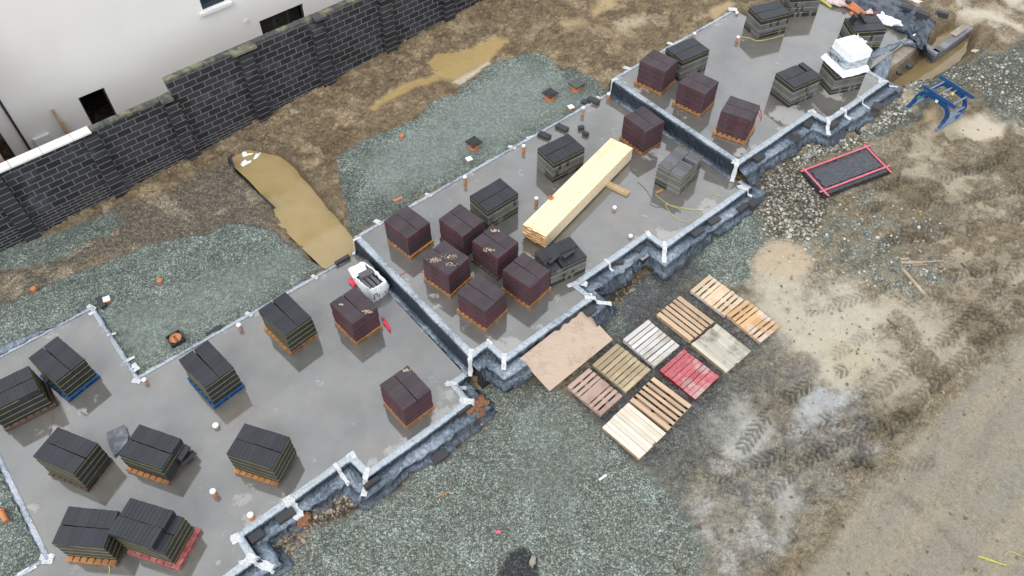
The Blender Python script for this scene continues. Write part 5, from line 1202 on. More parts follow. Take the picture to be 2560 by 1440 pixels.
for k, sp_ in enumerate((-3.6, -.95, 1.98, 4.62, 7.42, 10.15, 12.95, 15.75, 18.55, 21.3)):
    mb = MB(); topz = 2.36 if sp_ < 5 else 2.93; wbx(mb, sp_-.02, sp_+.43, -.2, -.003, -.7, topz); mb.build('pier', 'pier', bwl)
r_ = random.Random(9)
s_ = 2.3
while s_ < 31.9:
    if s_ < 4.9 < s_+.45: ln = 4.94-s_
    else: ln = .445
    tall = s_ >= 4.9; z_ = 3.0 if tall else 2.44
    mb = MB(); pier_here = any(abs(s_-p) < .25 for p in (4.62, 7.42, 10.15)); wbx(mb, s_+.004, s_+ln-.004, -.20 if pier_here else -.006, .225, z_+.001, z_+.1, ch=.006)
    mb.build('coping_block', 'cope_dark', bwl); s_ += ln+.003
s_ = -16
while s_ < 2.2:
    ln = min(.93, 2.29-s_); mb = MB(); wbx(mb, s_+.004, s_+ln-.004, -.05, .30, 2.445, 2.53, ch=.012); mb.build('pale_coping_stone', 'cope_white', bwl); s_ += ln+.003

# ================================================================== HOUSE
HT = -25.5; hz = 3.2
hs_ = thing('house', 'white roughcast rendered house wall with dark openings behind the boundary wall', 'house', W(.15, HT, -.4), TH)
def hb(mb, s0_, s1_, y0_, y1_, z0_, z1_, mi=0): mb.box(((s0_+s1_)/2-.15, (y0_+y1_)/2, (z0_+z1_)/2+.4), (s1_-s0_, y1_-y0_, z1_-z0_), mi=mi)
mb = MB(); OPN = [(2.70, 3.58, -.2, 1.93), (7.62, 8.48, 3.15, 4.5), (9.45, 11.28, .45, 1.98)]
xs_ = sorted({.15, 30.0, *[a for o_ in OPN for a in o_[:2]]}); zs_ = sorted({-.6, 9.0, *[a for o_ in OPN for a in o_[2:]]})
for a, b in zip(xs_, xs_[1:]):
    for c, d in zip(zs_, zs_[1:]):
        if any(a >= o_[0]-1e-6 and b <= o_[1]+1e-6 and c >= o_[2]-1e-6 and d <= o_[3]+1e-6 for o_ in OPN): continue
        hb(mb, a, b, 0, .3, c, d)
o = mb.build('wall', 'render', hs_)
bm = bmesh.new(); bm.from_mesh(o.data); bmesh.ops.remove_doubles(bm, verts=bm.verts, dist=.0005)
dup_ = {}
for f in bm.faces: dup_.setdefault(tuple(round(c, 3) for c in f.calc_center_median()), []).append(f)
bmesh.ops.delete(bm, geom=[f for l in dup_.values() if len(l) > 1 for f in l], context='FACES'); bm.to_mesh(o.data); bm.free()
mb = MB(); hb(mb, .15, .45, .3, 9, -.6, 9.0); mb.build('side_wall', 'render', hs_)
mb = MB(); hb(mb, .45, 30, 8.8, 9, -.6, 9); hb(mb, .45, 30, .31, 8.8, -.7, -.5); hb(mb, .45, 30, .31, 8.8, 2.45, 2.6); hb(mb, 5.2, 5.3, .31, 8.8, -.5, 2.45); mb.build('interior', 'dark', hs_)
mb = MB(); hb(mb, 9.3, 11.5, 1.0, 1.08, -.5, 2.4); mb.build('partition', 'inner', hs_)
# roof far above, out of the picture
mb = MB(); mb.add([(-.6, -.5, 9.3), (30.4, -.5, 9.3), (30.4, 4.5, 12.2), (-.6, 4.5, 12.2), (-.6, 9.5, 9.3), (30.4, 9.5, 9.3)], [(0, 1, 2, 3), (3, 2, 5, 4), (0, 3, 4), (1, 5, 2)]); mb.build('roof', 'slabgrey', hs_, fixn=False)
def frame(nm, s0_, s1_, z0_, z1_, bars=(), pane=True, w_=.06, mat='frame'):
    mb = MB(); y0_, y1_ = .10, .17
    hb(mb, s0_, s0_+w_, y0_, y1_, z0_, z1_); hb(mb, s1_-w_, s1_, y0_, y1_, z0_, z1_); hb(mb, s0_+w_, s1_-w_, y0_, y1_, z1_-w_, z1_); hb(mb, s0_+w_, s1_-w_, y0_, y1_, z0_, z0_+w_*1.3)
    for b in bars: hb(mb, b-.04, b+.04, y0_-.01, y1_, z0_+w_, z1_-w_)
    f = mb.build(nm, mat, hs_)
    if pane: g = MB(); hb(g, s0_+w_, s1_-w_, .13, .14, z0_+w_, z1_-w_); g.build('pane', 'glass', f)
    return f
frame('upper_window', 7.62, 8.48, 3.15, 4.5)
mb = MB(); hb(mb, 7.46, 8.66, -.10, -.002, 3.03, 3.13); mb.build('window_sill', 'upvc', hs_)
frame('door_opening', 2.70, 3.58, -.2, 1.93, pane=False, w_=.05)
f = frame('wide_window_opening', 9.45, 11.28, .45, 1.98, bars=(10.05, 10.62), pane=False, w_=.07)
for (a, b) in ((9.62, 9.95), (10.8, 11.15)):
    g = MB(); g.tube([(a-.15, .3, 1.5), (a+.1-.15, .32, 1.62), (b-.15, .34, 1.55), (b+.05-.15, .36, 1.2)], .015, 6, mi=0); g.build('tilted_stay', 'cap', f)
mb = MB(); hb(mb, .86, 1.38, -.13, -.002, .55, 1.22); mb.build('meter_box', 'upvc', hs_)
mb = MB(); x_, z_ = 8.98, 2.18; mb.tube([(x_-.15, -.03, z_+.4), (x_-.15, -.002, z_+.4)], .075, 20); mb.build('round_vent', 'upvc', hs_)
mb = MB(); mb.tube([(.62-.15, -.06, -.2), (.62-.15, -.06, 9.2)], .04, 10); mb.build('downpipe', 'frame', hs_)
mb = MB(); mb.tube([(3.12, 0, 5.0), (3.9, 0, 3.2), (4.3, 0, 2.9)], .004, 4); 
pk = MB(); a_ = Vector(W(1.85, HT+.25, .2)); b_ = Vector(W(1.82, HT+.06, 1.95)); pk.tube([a_, b_], .05, 4); pk.tube([a_+Vector((.12, 0, 0)), b_+Vector((.10, 0, -.5))], .05, 4)
o = pk.build('timber_plank', 'bearer'); recenter(o); tag(o, 'rough timber plank leaning on the white house wall behind the pale coping', 'plank')
# neighbouring gable and yard left of the house
nb_ = thing('garden_building', 'pale brick and render building corner beside the downpipe at the left edge', 'building', W(-.6, HT-.2, -.4), TH)
mb = MB(); mb.box((.25, .3, 3.2), (.30, 5.0, 7.0)); mb.build('brick_edge', 'brickpink', nb_)
mb = MB(); mb.box((-4.6, 6.1, 3.2), (9.0, .3, 7.0)); mb.build('back_wall', 'render', nb_)
yd = MB(); yd.box((0, 0, 0), (9, 6, .1)); o = yd.build('yard_paving', 'slabgrey'); o.location = W(-5, -26.2, -.25); o.rotation_euler = (0, 0, TH); tag(o, kind='structure')
def yardbox(label, s_, t_, d, mat, z=-.2, yaw=30, cat='box'):
    o = thing('yard_crate', label, cat, W(s_, t_, z), R(yaw)); mb = MB(); mb.box((0, 0, d[2]/2), d, ch=.02); mb.build('body', mat, o); mb = MB(); mb.box((0, 0, d[2]+.02), (d[0]*1.05, d[1]*1.05, .04), ch=.01); mb.build('lid', mat, o)
yardbox('brown box standing in the yard beyond the pale coping', -.75, -24.3, (.5, .4, .5), 'bearer'); yardbox('blue tub in the yard beyond the pale coping', -.95, -25.2, (.4, .4, .5), 'pallet_blue', cat='tub'); yardbox('small red tub in the yard beyond the pale coping', -1.4, -25.1, (.25, .25, .35), 'redplastic', cat='tub')
yardbox('pale grey slab stack in the yard at the left edge', -1.8, -24.4, (.9, .6, .35), 'slabgrey', cat='slab stack')
# ================================================================== BLUE GRAB
FL, FR, BL = [Vector((*G(*p, z_), 0)) for p, z_ in (((2266, 272), .68), ((2345, 324), .68), ((2325, 240), .68))]
gz = float(HG(FL.x, FL.y)); ex_, ey_ = (FR-FL), (BL-FL)
gb = thing('hydraulic_grab', 'blue steel grab attachment with two arched frames standing on the mud', 'grab attachment', (FL.x, FL.y, .68), 0)
Lx, Ly = ex_.length, ey_.length; exn, eyn = ex_.normalized(), ey_.normalized()
def gp(x, y, z): return Vector((0, 0, 0))+exn*(x*Lx)+eyn*(y*Ly)+Vector((0, 0, z))
def bar(mb, a, b, w_, h_, mi=0):
    a, b = Vector(a), Vector(b); d = b-a; L = d.length; T = Matrix.Translation((a+b)/2) @ d.to_track_quat('X', 'Z').to_matrix().to_4x4(); mb.box((0, 0, 0), (L, w_, h_), M4=T, mi=mi)
HT_ = .82
for y_, nm in ((.12, 'front_arch'), (.85, 'back_arch')):
    mb = MB(); pts = [gp(.0, y_-.1, .05), gp(.03, y_, .25), gp(.07, y_+.02, .52), gp(.13, y_+.03, .70), gp(.25, y_+.02, HT_), gp(.55, y_, HT_), gp(.82, y_, HT_-.03), gp(.94, y_, .70), gp(1.0, y_, .48), gp(.99, y_-.03, .22), gp(.99, y_-.1, .05)]
    for a, b in zip(pts, pts[1:]): bar(mb, a, a+(b-a)*1.06, .05, .15)
    mb.build(nm, 'blue', gb)
    mb = MB(); bar(mb, gp(.05, y_+.05, HT_+.10), gp(1.08, y_+.02, HT_+.10), .13, .05); bar(mb, gp(.05, y_+.05, HT_+.14), gp(1.08, y_+.02, HT_+.14), .03, .05); mb.build('top_channel', 'blue', gb)
for k, (x_, z_) in enumerate(((.22, HT_+.06), (.48, HT_+.04), (.62, HT_+.04), (.92, HT_+.02), (1.0, .50), (.99, .26), (.1, .45))):
    mb = MB(); mb.tube([gp(x_, .12, z_), gp(x_, .88, z_)], .035 if k in (0, 3) else .03, 10); mb.build('cross_tube', 'steel' if k in (1, 2) else 'bluelight', gb)
for x_ in (0, .99):
    mb = MB(); bar(mb, gp(x_, -.08, .03), gp(x_, 1.02, .03), .09, .06); mb.build('ground_skid', 'bluelight', gb)
mb = MB(); mb.box(tuple(gp(.55, .45, HT_-.02)), (.16, .12, .14)); mb.tube([gp(.45, .3, HT_-.05), gp(.6, .55, HT_-.05), gp(.75, .5, HT_-.06)], .035, 8); mb.tube([gp(.7, .25, HT_-.2), gp(.74, .5, HT_-.2)], .05, 8); mb.build('rotator', 'steel', gb)
mb = MB(); mb.tube([gp(.17, -.04, .66), gp(.17, .0, .66)], .05, 12); mb.build('green_cap', 'green', gb)
mb = MB(); mb.tube([gp(.66, .6, HT_+.04), gp(.66, .62, HT_+.1)], .045, 12); mb.build('yellow_cap', 'yellowp', gb)
mb = MB(); mb.box(tuple(gp(.6, .06, HT_)), (.10, .02, .09), rz=math.atan2(exn.y, exn.x)); mb.build('rating_plate', 'cap', gb)
# ================================================================== TARPAULIN AREA, top right
def tz(px_, py_): return 1.26
rows = []
T0 = [(2120, -24), (2190, -16), (2250, -2), (2310, 24), (2340, 60)]          # far edge
T1 = [(2112, 10), (2172, 34), (2222, 66), (2272, 88), (2306, 126)]           # near edge
for i in range(13):
    f = i/12; row = []
    for j in range(33):
        g = j/32*4; k = min(3, int(g)); g -= k
        a = (T0[k][0]+(T0[k+1][0]-T0[k][0])*g, T0[k][1]+(T0[k+1][1]-T0[k][1])*g); b = (T1[k][0]+(T1[k+1][0]-T1[k][0])*g, T1[k][1]+(T1[k+1][1]-T1[k][1])*g)
        z_ = 1.22+.16*math.sin(math.pi*f)+.10*abs(math.sin(j*.55+f*2.5))-.06+.04*math.sin(j*.9+i*.8)+.03*math.sin(i*1.7-j*.45)+.02*math.sin(j*2.1)
        row.append(G3(a[0]+(b[0]-a[0])*f+3*math.sin(j+i), a[1]+(b[1]-a[1])*f+2*math.sin(j*1.3), z_))
    rows.append(row)
sheet('tarpaulin', 'dark blue-black tarpaulin heaped over the far end of the highest slab, held by blocks', 'tarpaulin', rows, 'tarp')
rows = []
for i in range(9):
    f = i/8; rows.append([G3(2268+8*j+14*f*math.sin(j)+20*f, 60+9*j+62*f-4*j*f+5*math.sin(j*2+i), 1.24+.05*math.sin(j*1.9+i*.6)-.75*f**1.6) for j in range(7)])
sheet('tarpaulin_fold', 'hanging crumpled corner of dark tarpaulin beside the block footing', 'tarpaulin', rows, 'tarp')
rows = []
for i in range(8):
    f = i/7; rows.append([G3(2175+(2290-2175)*j/12+3*math.sin(i*2), 128-(128-92)*j/12+(20+10*math.sin(j*.6))*f+2*math.sin(j*2.2), 1.19+.05*math.sin(math.pi*f)*(1+math.sin(j*1.3))-.2*f*f) for j in range(13)])
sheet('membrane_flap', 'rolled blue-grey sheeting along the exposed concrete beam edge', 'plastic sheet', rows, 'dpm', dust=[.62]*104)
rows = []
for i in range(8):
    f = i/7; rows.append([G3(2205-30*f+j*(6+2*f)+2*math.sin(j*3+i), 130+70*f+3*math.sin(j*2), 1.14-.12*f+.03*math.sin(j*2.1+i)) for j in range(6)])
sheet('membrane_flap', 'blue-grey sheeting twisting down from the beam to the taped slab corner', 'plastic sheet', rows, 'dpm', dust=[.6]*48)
# beam
be_ = thing('concrete_beam', 'rough exposed concrete beam edge beside the excavation water', 'concrete beam', G3(2250, 150, .4), 0)
bo_ = Vector(be_.location); mb = MB()
pp_ = [G3(2198, 190, 1.02), G3(2203, 148, 1.02), G3(2270, 112, 1.02), G3(2292, 122, 1.02)]; qq_ = [G3(2205, 196, 1.02), G3(2215, 168, 1.02), G3(2265, 140, 1.02), G3(2290, 130, 1.02)]
poly_ = [Vector(p)-bo_ for p in (G3(2200, 188, 1.0), G3(2196, 150, 1.0), G3(2268, 108, 1.0), G3(2296, 114, 1.0), G3(2262, 142, 1.0))]
mb.prism([(p.x, p.y) for p in poly_], -.35, .58); mb.build('beam', 'oldconc', be_)
# block footing in the excavation
fw = thing('block_footing', 'L-shaped dark block footing standing in the excavation water', 'block wall', G3(2335, 135, .25), 0); fo_ = Vector(fw.location)
def fwall(a, b, n, z0):
    va, vb = Vector(G3(*a, z0+n*.112)), Vector(G3(*b, z0+n*.112)); d = vb-va; d.z = 0; L = d.length; yaw = math.atan2(d.y, d.x); mb = MB()
    for k in range(n):
        m_ = int(L/.45)+1
        for i in range(m_): mb.box((tuple((va+d*((i+.5)/m_)) - fo_)[0], tuple((va+d*((i+.5)/m_))-fo_)[1], z0-fo_.z+.112*(k+.5)), (L/m_-.006, .28, .104), rz=yaw+rnd.uniform(-.01, .01), tone=rnd.uniform(.8, 2.2 if k == n-1 else 1.2), ch=.004)
    mb.build('block_run', 'grey', fw)
fwall((2340, 128), (2425, 66), 5, .18); fwall((2306, 108), (2346, 132), 5, .18)
mb = MB(); mb.box(tuple(Vector(G3(2398, 76, .80))-fo_), (.9, .26, .03), rz=math.atan2(1, 1)*.9); mb.build('mortar_cap', 'oldconc', fw)
# orange pipes bundle, films, white bag
for k, (a, b) in enumerate((((2104, 6), (2152, 36)), ((2118, 4), (2150, 32)), ((2128, 5), (2162, 34)), ((2126, 33), (2136, 38)))):
    loosepipe('%s orange pipe of the heap beside the tarpaulin' % ('leftmost', 'second', 'rightmost', 'shortest stub')[k], a, b, .06, zabs=1.24+.03*k)['group'] = 'orange pipes heaped by the tarpaulin'
def blob(name, label, cat, px_, py_, z, rx_, ry_, rz_, mat, seed=0, yaw=0, spiky=.25):
    x, y = G(px_, py_, z); mb = MB(); rows = []; r_ = random.Random(seed); ph = [r_.uniform(0, 6) for _ in range(6)]
    for i in range(10):
        th = math.pi*i/9; ring = []
        for j in range(20):
            a = 2*math.pi*j/20; k = 1+spiky*(math.sin(2*a+ph[0])*math.sin(2*th+ph[1])+.7*math.sin(5*a+ph[2]+th*3)*math.sin(th)+.4*math.sin(9*a+ph[3]+2*th)*math.sin(th))
            ring.append((rx_*k*math.sin(th)*math.cos(a), ry_*k*math.sin(th)*math.sin(a), max(0.002, rz_*(1-math.cos(th))/2*(.8+.2*k)) if i < 9 else rz_*.95))
        rows.append(ring)
    mb.grid(rows, closed=True); o = mb.build(name, mat, smooth=False, fixn=True); o.location = (x, y, z); o.rotation_euler = (0, 0, yaw); return tag(o, label, cat)
blob('plastic_film', 'crumpled pinkish film on the far slab by the orange pipes', 'plastic film', 2092, 12, 1.16, .36, .22, .2, 'pinkfilm', 1, -.5)
blob('plastic_film', 'crumpled pinkish film behind the tarpaulin', 'plastic film', 2285, 2, 1.4, .30, .16, .1, 'pinkfilm', 4, -.6)
blob('plastic_film', 'pink and red crumpled wrapping beside the block pack with propped blocks', 'plastic film', 2178, 34, 1.16, .3, .14, .16, 'pinkfilm', 7, 0)
blob('plastic_film', 'red crumpled wrapping scrap next to the pink wrapping', 'plastic film', 2188, 37, 1.2, .12, .1, .14, 'redplastic', 8, 0)
blob('plastic_bag', 'bright white crumpled plastic bag behind the white load', 'plastic bag', 2222, 62, 1.16, .42, .22, .3, 'whitebag', 11, -.5, .35)
blob('plastic_bag', 'thin white twist of plastic rising from the crumpled bag', 'plastic bag', 2205, 44, 1.3, .08, .26, .16, 'whitebag', 12, -.3, .2)
blob('plastic_scrap', 'white scrap pinned under the tarpaulin corner', 'plastic scrap', 2296, 90, 1.25, .2, .09, .08, 'whitebag', 13, 0, .2)
tube_ = MB(); tube_.tube([G3(2050, 0, 1.2), G3(2062, 6, 1.2), G3(2078, 18, 1.18)], .05, 8); o = tube_.build('yellow_hose', 'yellowcord', smooth=True); recenter(o); tag(o, 'greenish yellow rolled strip lying beside the pinkish film at the top', 'hose')
# trench plastic
def scrap(name, label, cat, poly, z, mat, up=.05):
    mb = MB(); n = len(poly); c = (sum(p[0] for p in poly)/n, sum(p[1] for p in poly)/n); v_ = [G3(*c, z+up)]+[G3(*p, z+up*.5*(1+math.sin(i*2.4))) for i, p in enumerate(poly)]
    mb.add(v_, [(0, i+1, (i+1) % n+1) for i in range(n)]); o = mb.build(name, mat, fixn=False); s_ = o.modifiers.new('t', 'SOLIDIFY'); s_.thickness = .008; recenter(o); return tag(o, label, cat)
scrap('plastic_sheet_scrap', 'torn white sheet floating at the top of the muddy trench, upper piece', 'plastic scrap', [(605, 376), (613, 379), (622, 384), (634, 383), (624, 390), (613, 397), (606, 389)], -.16, 'whitebag')
scrap('plastic_sheet_scrap', 'torn white sheet floating in the muddy trench, lower piece', 'plastic scrap', [(599, 410), (612, 400), (622, 396), (630, 403), (620, 412), (611, 420), (604, 414)], -.16, 'whitebag')
scrap('plastic_sheet_scrap', 'thin yellowed tail of the torn sheet in the trench', 'plastic scrap', [(630, 402), (640, 385), (650, 376), (652, 382), (642, 398), (634, 405)], -.16, 'bagw')
scrap('dark_sheet_scrap', 'black scrap of sheeting on the bank left of the trench', 'plastic scrap', [(568, 395), (578, 396), (584, 412), (574, 418)], .2, 'poly')
scrap('dark_sheet_scrap', 'long black strip on the bank half way down the trench', 'plastic scrap', [(640, 480), (652, 484), (690, 520), (684, 524)], .12, 'poly')
# slate sheet on the lowest slab
scrap('slate_offcut', 'dusty grey pointed sheet lying between two black packs on the lowest slab', 'sheet offcut', [(266, 1082), (311, 1061), (322, 1088), (318, 1104), (296, 1132), (284, 1142), (272, 1110)], .04, 'slate', .05)
# ================================================================== SMALL THINGS
blob('rusty_plastic', 'torn rust-brown plastic wrapped over the front corner of the lowest slab', 'plastic scrap', 1194, 1016, -.22, .26, .24, .16, 'rust', 21, .4, .35)
blob('rusty_plastic', 'twisted tail of rust-brown plastic on the gravel beside the slab corner', 'plastic scrap', 1186, 1048, -.36, .30, .12, .14, 'rust', 22, .7, .3)
blob('plastic_coil', 'orange-brown coiled plastic lying in the rubble below the wide block', 'plastic scrap', 762, 1302, -.38, .2, .14, .16, 'rust', 23, .9, .3)
blob('strap_bundle', 'crimson bundle of plastic straps lying by the bulk bag', 'strap bundle', 883, 707, .005, .2, .09, .1, 'redplastic', 24, -.9, .35)
blob('strap_bundle', 'crimson bundle of plastic straps trailing from the dirty brown pack', 'strap bundle', 966, 812, .005, .24, .06, .08, 'redplastic', 25, -1.0, .35)
blob('litter', 'small red and white litter piece in the front gravel', 'litter', 1245, 1330, -.3, .06, .05, .04, 'pink', 26)
blob('litter', 'small red and white litter piece in the lower gravel', 'litter', 401, 664, -.1, .08, .05, .04, 'pink', 27)
blob('white_stone', 'pale angular stone on the upper gravel', 'stone', 1272, 294, .3, .09, .14, .05, 'cope_white', 28)
blob('sandy_stone', 'tan stone beside the black tarry patch at the bottom', 'stone', 1332, 1404, -.3, .07, .14, .08, 'oldconc', 29)
blob('sandy_stone', 'yellowish stone on the bank right of the block footing', 'stone', 2436, 130, .75, .14, .08, .1, 'sand', 30)
blob('boulder', 'rounded brown boulder by the wall foot', 'stone', 738, 283, .25, .18, .12, .12, 'oldconc', 31)
def stick(name, label, cat, pts, r, mat, z=.02, zabs=None, flat=None):
    P_ = [GG(*p, z) if zabs is None else G3(*p, zabs) for p in pts]; mb = MB()
    if flat:
        for a, b in zip(P_, P_[1:]): bar(mb, a, b, flat[0], flat[1])
    else: mb.tube(P_, r, 6)
    o = mb.build(name, mat); recenter(o); return tag(o, label, cat)
# raised windrows of mud and stones along the road edge and wall foot
stick('plastic_offcut', 'short white plastic strip on the dark front gravel', 'plastic strip', [(1498, 1200), (1516, 1187)], .02, 'upvc', flat=(.05, .02))
stick('wooden_lath', 'thin orange wooden stick on the front gravel', 'stick', [(1092, 1242), (1126, 1228)], .015, 'pallet_y', flat=(.025, .02))
M['oldplank'] = wood('muddy_plank', (.34, .27, .19), (.24, .185, .13), (.42, .34, .26), sc=3, stretch=(4, 4, 4))
stick('plank', 'long muddy plank lying level, top of the scattered timber', 'plank', [(2251, 656), (2305, 656)], .03, 'oldplank', flat=(.10, .03))
stick('plank', 'thin tapering end lath beside the long muddy plank', 'plank', [(2305, 655), (2360, 652)], .03, 'oldplank', flat=(.045, .02))
stick('plank', 'short muddy plank above the long level one', 'plank', [(2251, 648), (2272, 647)], .03, 'oldplank', flat=(.08, .03))
stick('plank', 'pale plank sloping down to the right, nearest the viewer of the scattered timber', 'plank', [(2258, 674), (2312, 737)], .03, 'oldplank', flat=(.09, .05))
stick('plank', 'dark sunken batten right of the long plank', 'plank', [(2346, 671), (2398, 673)], .03, 'pallet_b', flat=(.05, .02))
stick('plank', 'dark batten sloping away at the right of the scattered timber', 'plank', [(2403, 657), (2441, 693)], .03, 'pallet_b', flat=(.05, .03))
stick('plank', 'thin splinter below the long level plank', 'plank', [(2279, 663), (2318, 661)], .03, 'oldplank', flat=(.025, .02))
stick('metal_rod', 'dark rod half buried in the pale wet mud', 'rod', [(2218, 798), (2250, 826)], .02, 'pallet_b')
stick('white_stick', 'white stick by the black pipe in front of the highest slab', 'stick', [(2123, 326), (2137, 318)], .012, 'upvc', z=.08)
stick('timber_stub', 'orange wedge poking from under the grey-sided pack', 'wood wedge', [(1640, 482), (1657, 474)], .02, 'pallet_y', zabs=.62, flat=(.09, .02))
def curve(name, label, cat, pts, r, mat, zabs=None, z=.01, n=8):
    out = []
    for i in range(len(pts)-1):
        p0, p1, p2, p3 = pts[max(0, i-1)], pts[i], pts[i+1], pts[min(len(pts)-1, i+2)]
        for k in range(n):
            t = k/n; q_ = [.5*((2*p1[c])+(-p0[c]+p2[c])*t+(2*p0[c]-5*p1[c]+4*p2[c]-p3[c])*t*t+(-p0[c]+3*p1[c]-3*p2[c]+p3[c])*t**3) for c in (0, 1)]
            out.append(q_)
    out.append(pts[-1]); P_ = [G3(*p, zabs) if zabs is not None else GG(*p, z) for p in out]
    mb = MB(); mb.tube(P_, r, 5); o = mb.build(name, mat, smooth=True); recenter(o); return tag(o, label, cat)
curve('cord', 'looping yellow cord tangled on the middle slab', 'cord', [(1638, 486), (1665, 507), (1690, 519), (1720, 524), (1761, 524), (1720, 522), (1680, 514), (1665, 510), (1670, 525), (1690, 545), (1712, 554), (1735, 548), (1760, 530)], .008, 'yellowcord', .612)
curve('cord', 'thin grey cord running from the bearer past the grey-sided pack', 'cord', [(1594, 455), (1612, 470), (1625, 490), (1636, 505), (1655, 512), (1645, 518), (1626, 510), (1635, 502), (1660, 518), (1690, 527), (1702, 530), (1690, 522)], .008, 'greycord', .612)
curve('cord', 'faint yellow cord arc near the front corner of the middle slab', 'cord', [(1771, 515), (1770, 498), (1776, 488), (1795, 487), (1808, 500)], .006, 'yellowcord', .612)
curve('cord', 'thin red cord trailing from the speckled pack over the slab edge', 'cord', [(1058, 681), (1035, 678), (1018, 680), (1003, 686), (998, 694)], .007, 'redcord', .612)
curve('strap_tail', 'end of yellow strap trailing from the bright pallet at the bottom', 'strap', [(272, 1408), (274, 1424), (273, 1434), (266, 1445)], .011, 'yellowp', .01)
curve('strap_tail', 'yellow tape running from the white-capped stub along the foot of the black pack', 'strap', [(1852, 92), (1875, 95), (1893, 102), (1925, 97), (1960, 87)], .012, 'yellowcord', 1.162)
curve('strap_tail', 'bright yellow strap lying on the silt road at the bottom right', 'strap', [(2444, 1389), (2460, 1396), (2490, 1406), (2516, 1412), (2500, 1409), (2470, 1396), (2446, 1391)], .010, 'yellowp')
curve('strap_tail', 'dull curled strap beside the bright yellow one at the right edge', 'strap', [(2512, 1390), (2520, 1380), (2535, 1381), (2550, 1389), (2560, 1390)], .007, 'yellowcord')
curve('strap_tail', 'pale thin strap curling from the splintered pallet at the left', 'strap', [(132, 1034), (132, 1050), (128, 1070), (122, 1090)], .006, 'greycord', .012)
curve('strap_tail', 'tangle of loose red strap on the corner of the burst brown pack', 'strap', [(1893, 262), (1898, 268), (1903, 285), (1902, 298), (1897, 285), (1890, 268), (1886, 262), (1897, 270), (1904, 292), (1900, 305)], .012, 'strap_r', 1.95)
curve('strap_tail', 'yellow plastic strip in the muddy notch by the slab-like block', 'strap', [(1528, 717), (1540, 713), (1548, 707), (1556, 706)], .012, 'yellowp')
stick('plastic_offcut', 'small white triangular offcut in the muddy notch', 'plastic strip', [(1526, 718), (1533, 708)], .02, 'upvc', flat=(.1, .01))
# rubble and clods: nobody could count them
def stones(name, label, cat, zones, mat, sizes, seed, n):
    r_ = random.Random(seed); mb = MB(); ico = bmesh.new(); bmesh.ops.create_icosphere(ico, subdivisions=1, radius=1); V0 = [v.co.copy() for v in ico.verts]; F0 = [tuple(v.index for v in f.verts) for f in ico.faces]; ico.free()
    for (poly, cnt) in zones:
        xs = [p[0] for p in poly]; ys = [p[1] for p in poly]; k = 0
        while k < cnt:
            px_, py_ = r_.uniform(min(xs), max(xs)), r_.uniform(min(ys), max(ys))
            if pip(np.array([px_]), np.array([py_]), poly)[0] < 0: continue
            x, y, z = GG(px_, py_); j, i = int((x-gx[0])/STEP), int((y-gy[0])/STEP)
            if 0 <= i < len(gy) and 0 <= j < len(gx): z = float(Zg[i, j])
            s_ = sizes[0]+(sizes[1]-sizes[0])*r_.random()**2.2; a = r_.uniform(0, 6.3); ax, ay, az = s_*r_.uniform(.7, 1.3), s_*r_.uniform(.6, 1.1), s_*r_.uniform(.35, .7)
            T = Matrix.Translation((x, y, z+az*.4)) @ Matrix.Rotation(a, 4, 'Z') @ Matrix.Rotation(r_.uniform(-.4, .4), 4, 'X')
            mb.add([(v.x*ax*r_.uniform(.75, 1.2), v.y*ay*r_.uniform(.75, 1.2), v.z*az*r_.uniform(.75, 1.2)) for v in V0], F0, 0, r_.choice((.55, .8, 1, 1, 1.25, 1.6)), T); k += 1
    o = mb.build(name, mat, fixn=False); tag(o, label, cat, None, 'stuff')
def stone_mat(k, c1, c2):
    m, n, b = newmat(k); at = N(n, 'ShaderNodeAttribute'); at.attribute_name = 'tone'; f = noise(n, coords(n), 9, 4); c = mixc(n, 1, ramp(n, f, [(.35, c1), (.65, c2)]), at.outputs['Color'], 'MULTIPLY')
    n.links.new(c, b.inputs['Base Color']); b.inputs['Roughness'].default_value = .6; M[k] = m; return k
st_g = stone_mat('grey_rubble', (.20, .21, .19), (.30, .28, .24)); st_b = stone_mat('brown_rubble', (.12, .095, .07), (.20, .155, .11)); st_m = stone_mat('mud_clod', (.13, .10, .065), (.20, .155, .10))
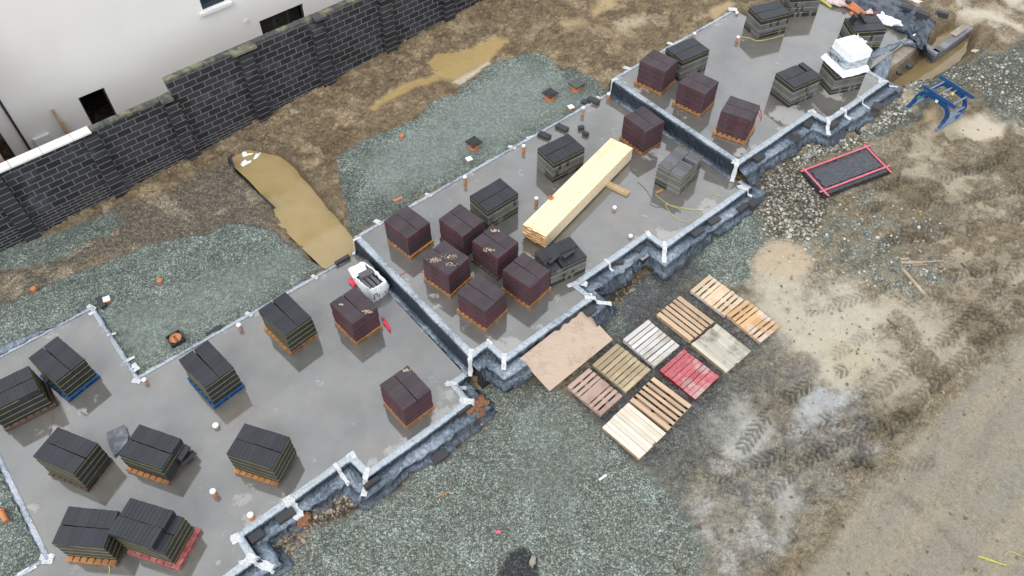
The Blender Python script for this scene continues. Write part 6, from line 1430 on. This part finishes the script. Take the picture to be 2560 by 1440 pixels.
RB = [(1880, 480), (1960, 398), (2040, 352), (2140, 338), (2180, 350), (2010, 420), (2065, 490), (2050, 590), (1960, 600), (1900, 540)]
stones('rubble', 'angular pale rubble stones between the slabs and the wrapped package', 'rubble', [(RB, 620), ([(1990, 395), (2050, 352), (2110, 345), (2120, 365), (2020, 400)], 160), ([(1960, 560), (2020, 560), (2030, 600), (1970, 590)], 30), ([(1900, 540), (2100, 430), (2350, 560), (2380, 720), (2100, 720), (1900, 640)], 420), ([(2120, 340), (2200, 290), (2240, 240), (2280, 190), (2330, 200), (2260, 300), (2170, 345)], 420), ([(2330, 175), (2430, 150), (2560, 120), (2560, 300), (2420, 210)], 330)], st_g, (.018, .075), 3, 0)
stones('rubble', 'brown broken stones along the front hem of the lowest slab', 'rubble', [([(665, 1400), (690, 1350), (740, 1300), (850, 1225), (905, 1260), (800, 1310), (700, 1420)], 420), ([(930, 1240), (1010, 1145), (1090, 1110), (1180, 1040), (1205, 1060), (1120, 1120), (1000, 1200)], 300), ([(640, 1440), (690, 1400), (700, 1440)], 60)], st_b, (.02, .07), 4, 0)
stones('mud_clods', 'lumps of wet mud and stones along the foot of the boundary wall', 'mud', [([(300, 490), (640, 315), (870, 195), (1220, 10), (1320, 20), (900, 250), (660, 380), (420, 500)], 560), ([(1240, 10), (1800, -10), (1560, 170), (1300, 130)], 320), ([(660, 300), (720, 330), (700, 400), (640, 370)], 60), ([(1500, 780), (1560, 715), (1620, 680), (1590, 720), (1530, 790)], 70), ([(2300, 40), (2420, 10), (2400, 60), (2320, 90)], 80), ([(1900, 620), (2250, 380), (2560, 250), (2560, 800), (2200, 1130), (1950, 1320), (1720, 1380), (1800, 1050), (2000, 950)], 900), ([(2000, 1440), (2240, 1160), (2560, 860), (2560, 1440)], 130)], st_m, (.014, .06), 5, 0)
stones('loose_gravel', 'scattered pale pebbles on the graded gravel beds', 'gravel', [(G_FRONT, 500), (G_BACK2, 240), (G_BACK1, 260), ([(1460, 1040), (1560, 860), (1700, 700), (1960, 830), (1640, 1180)], 140)], st_g, (.008, .024), 6, 0)
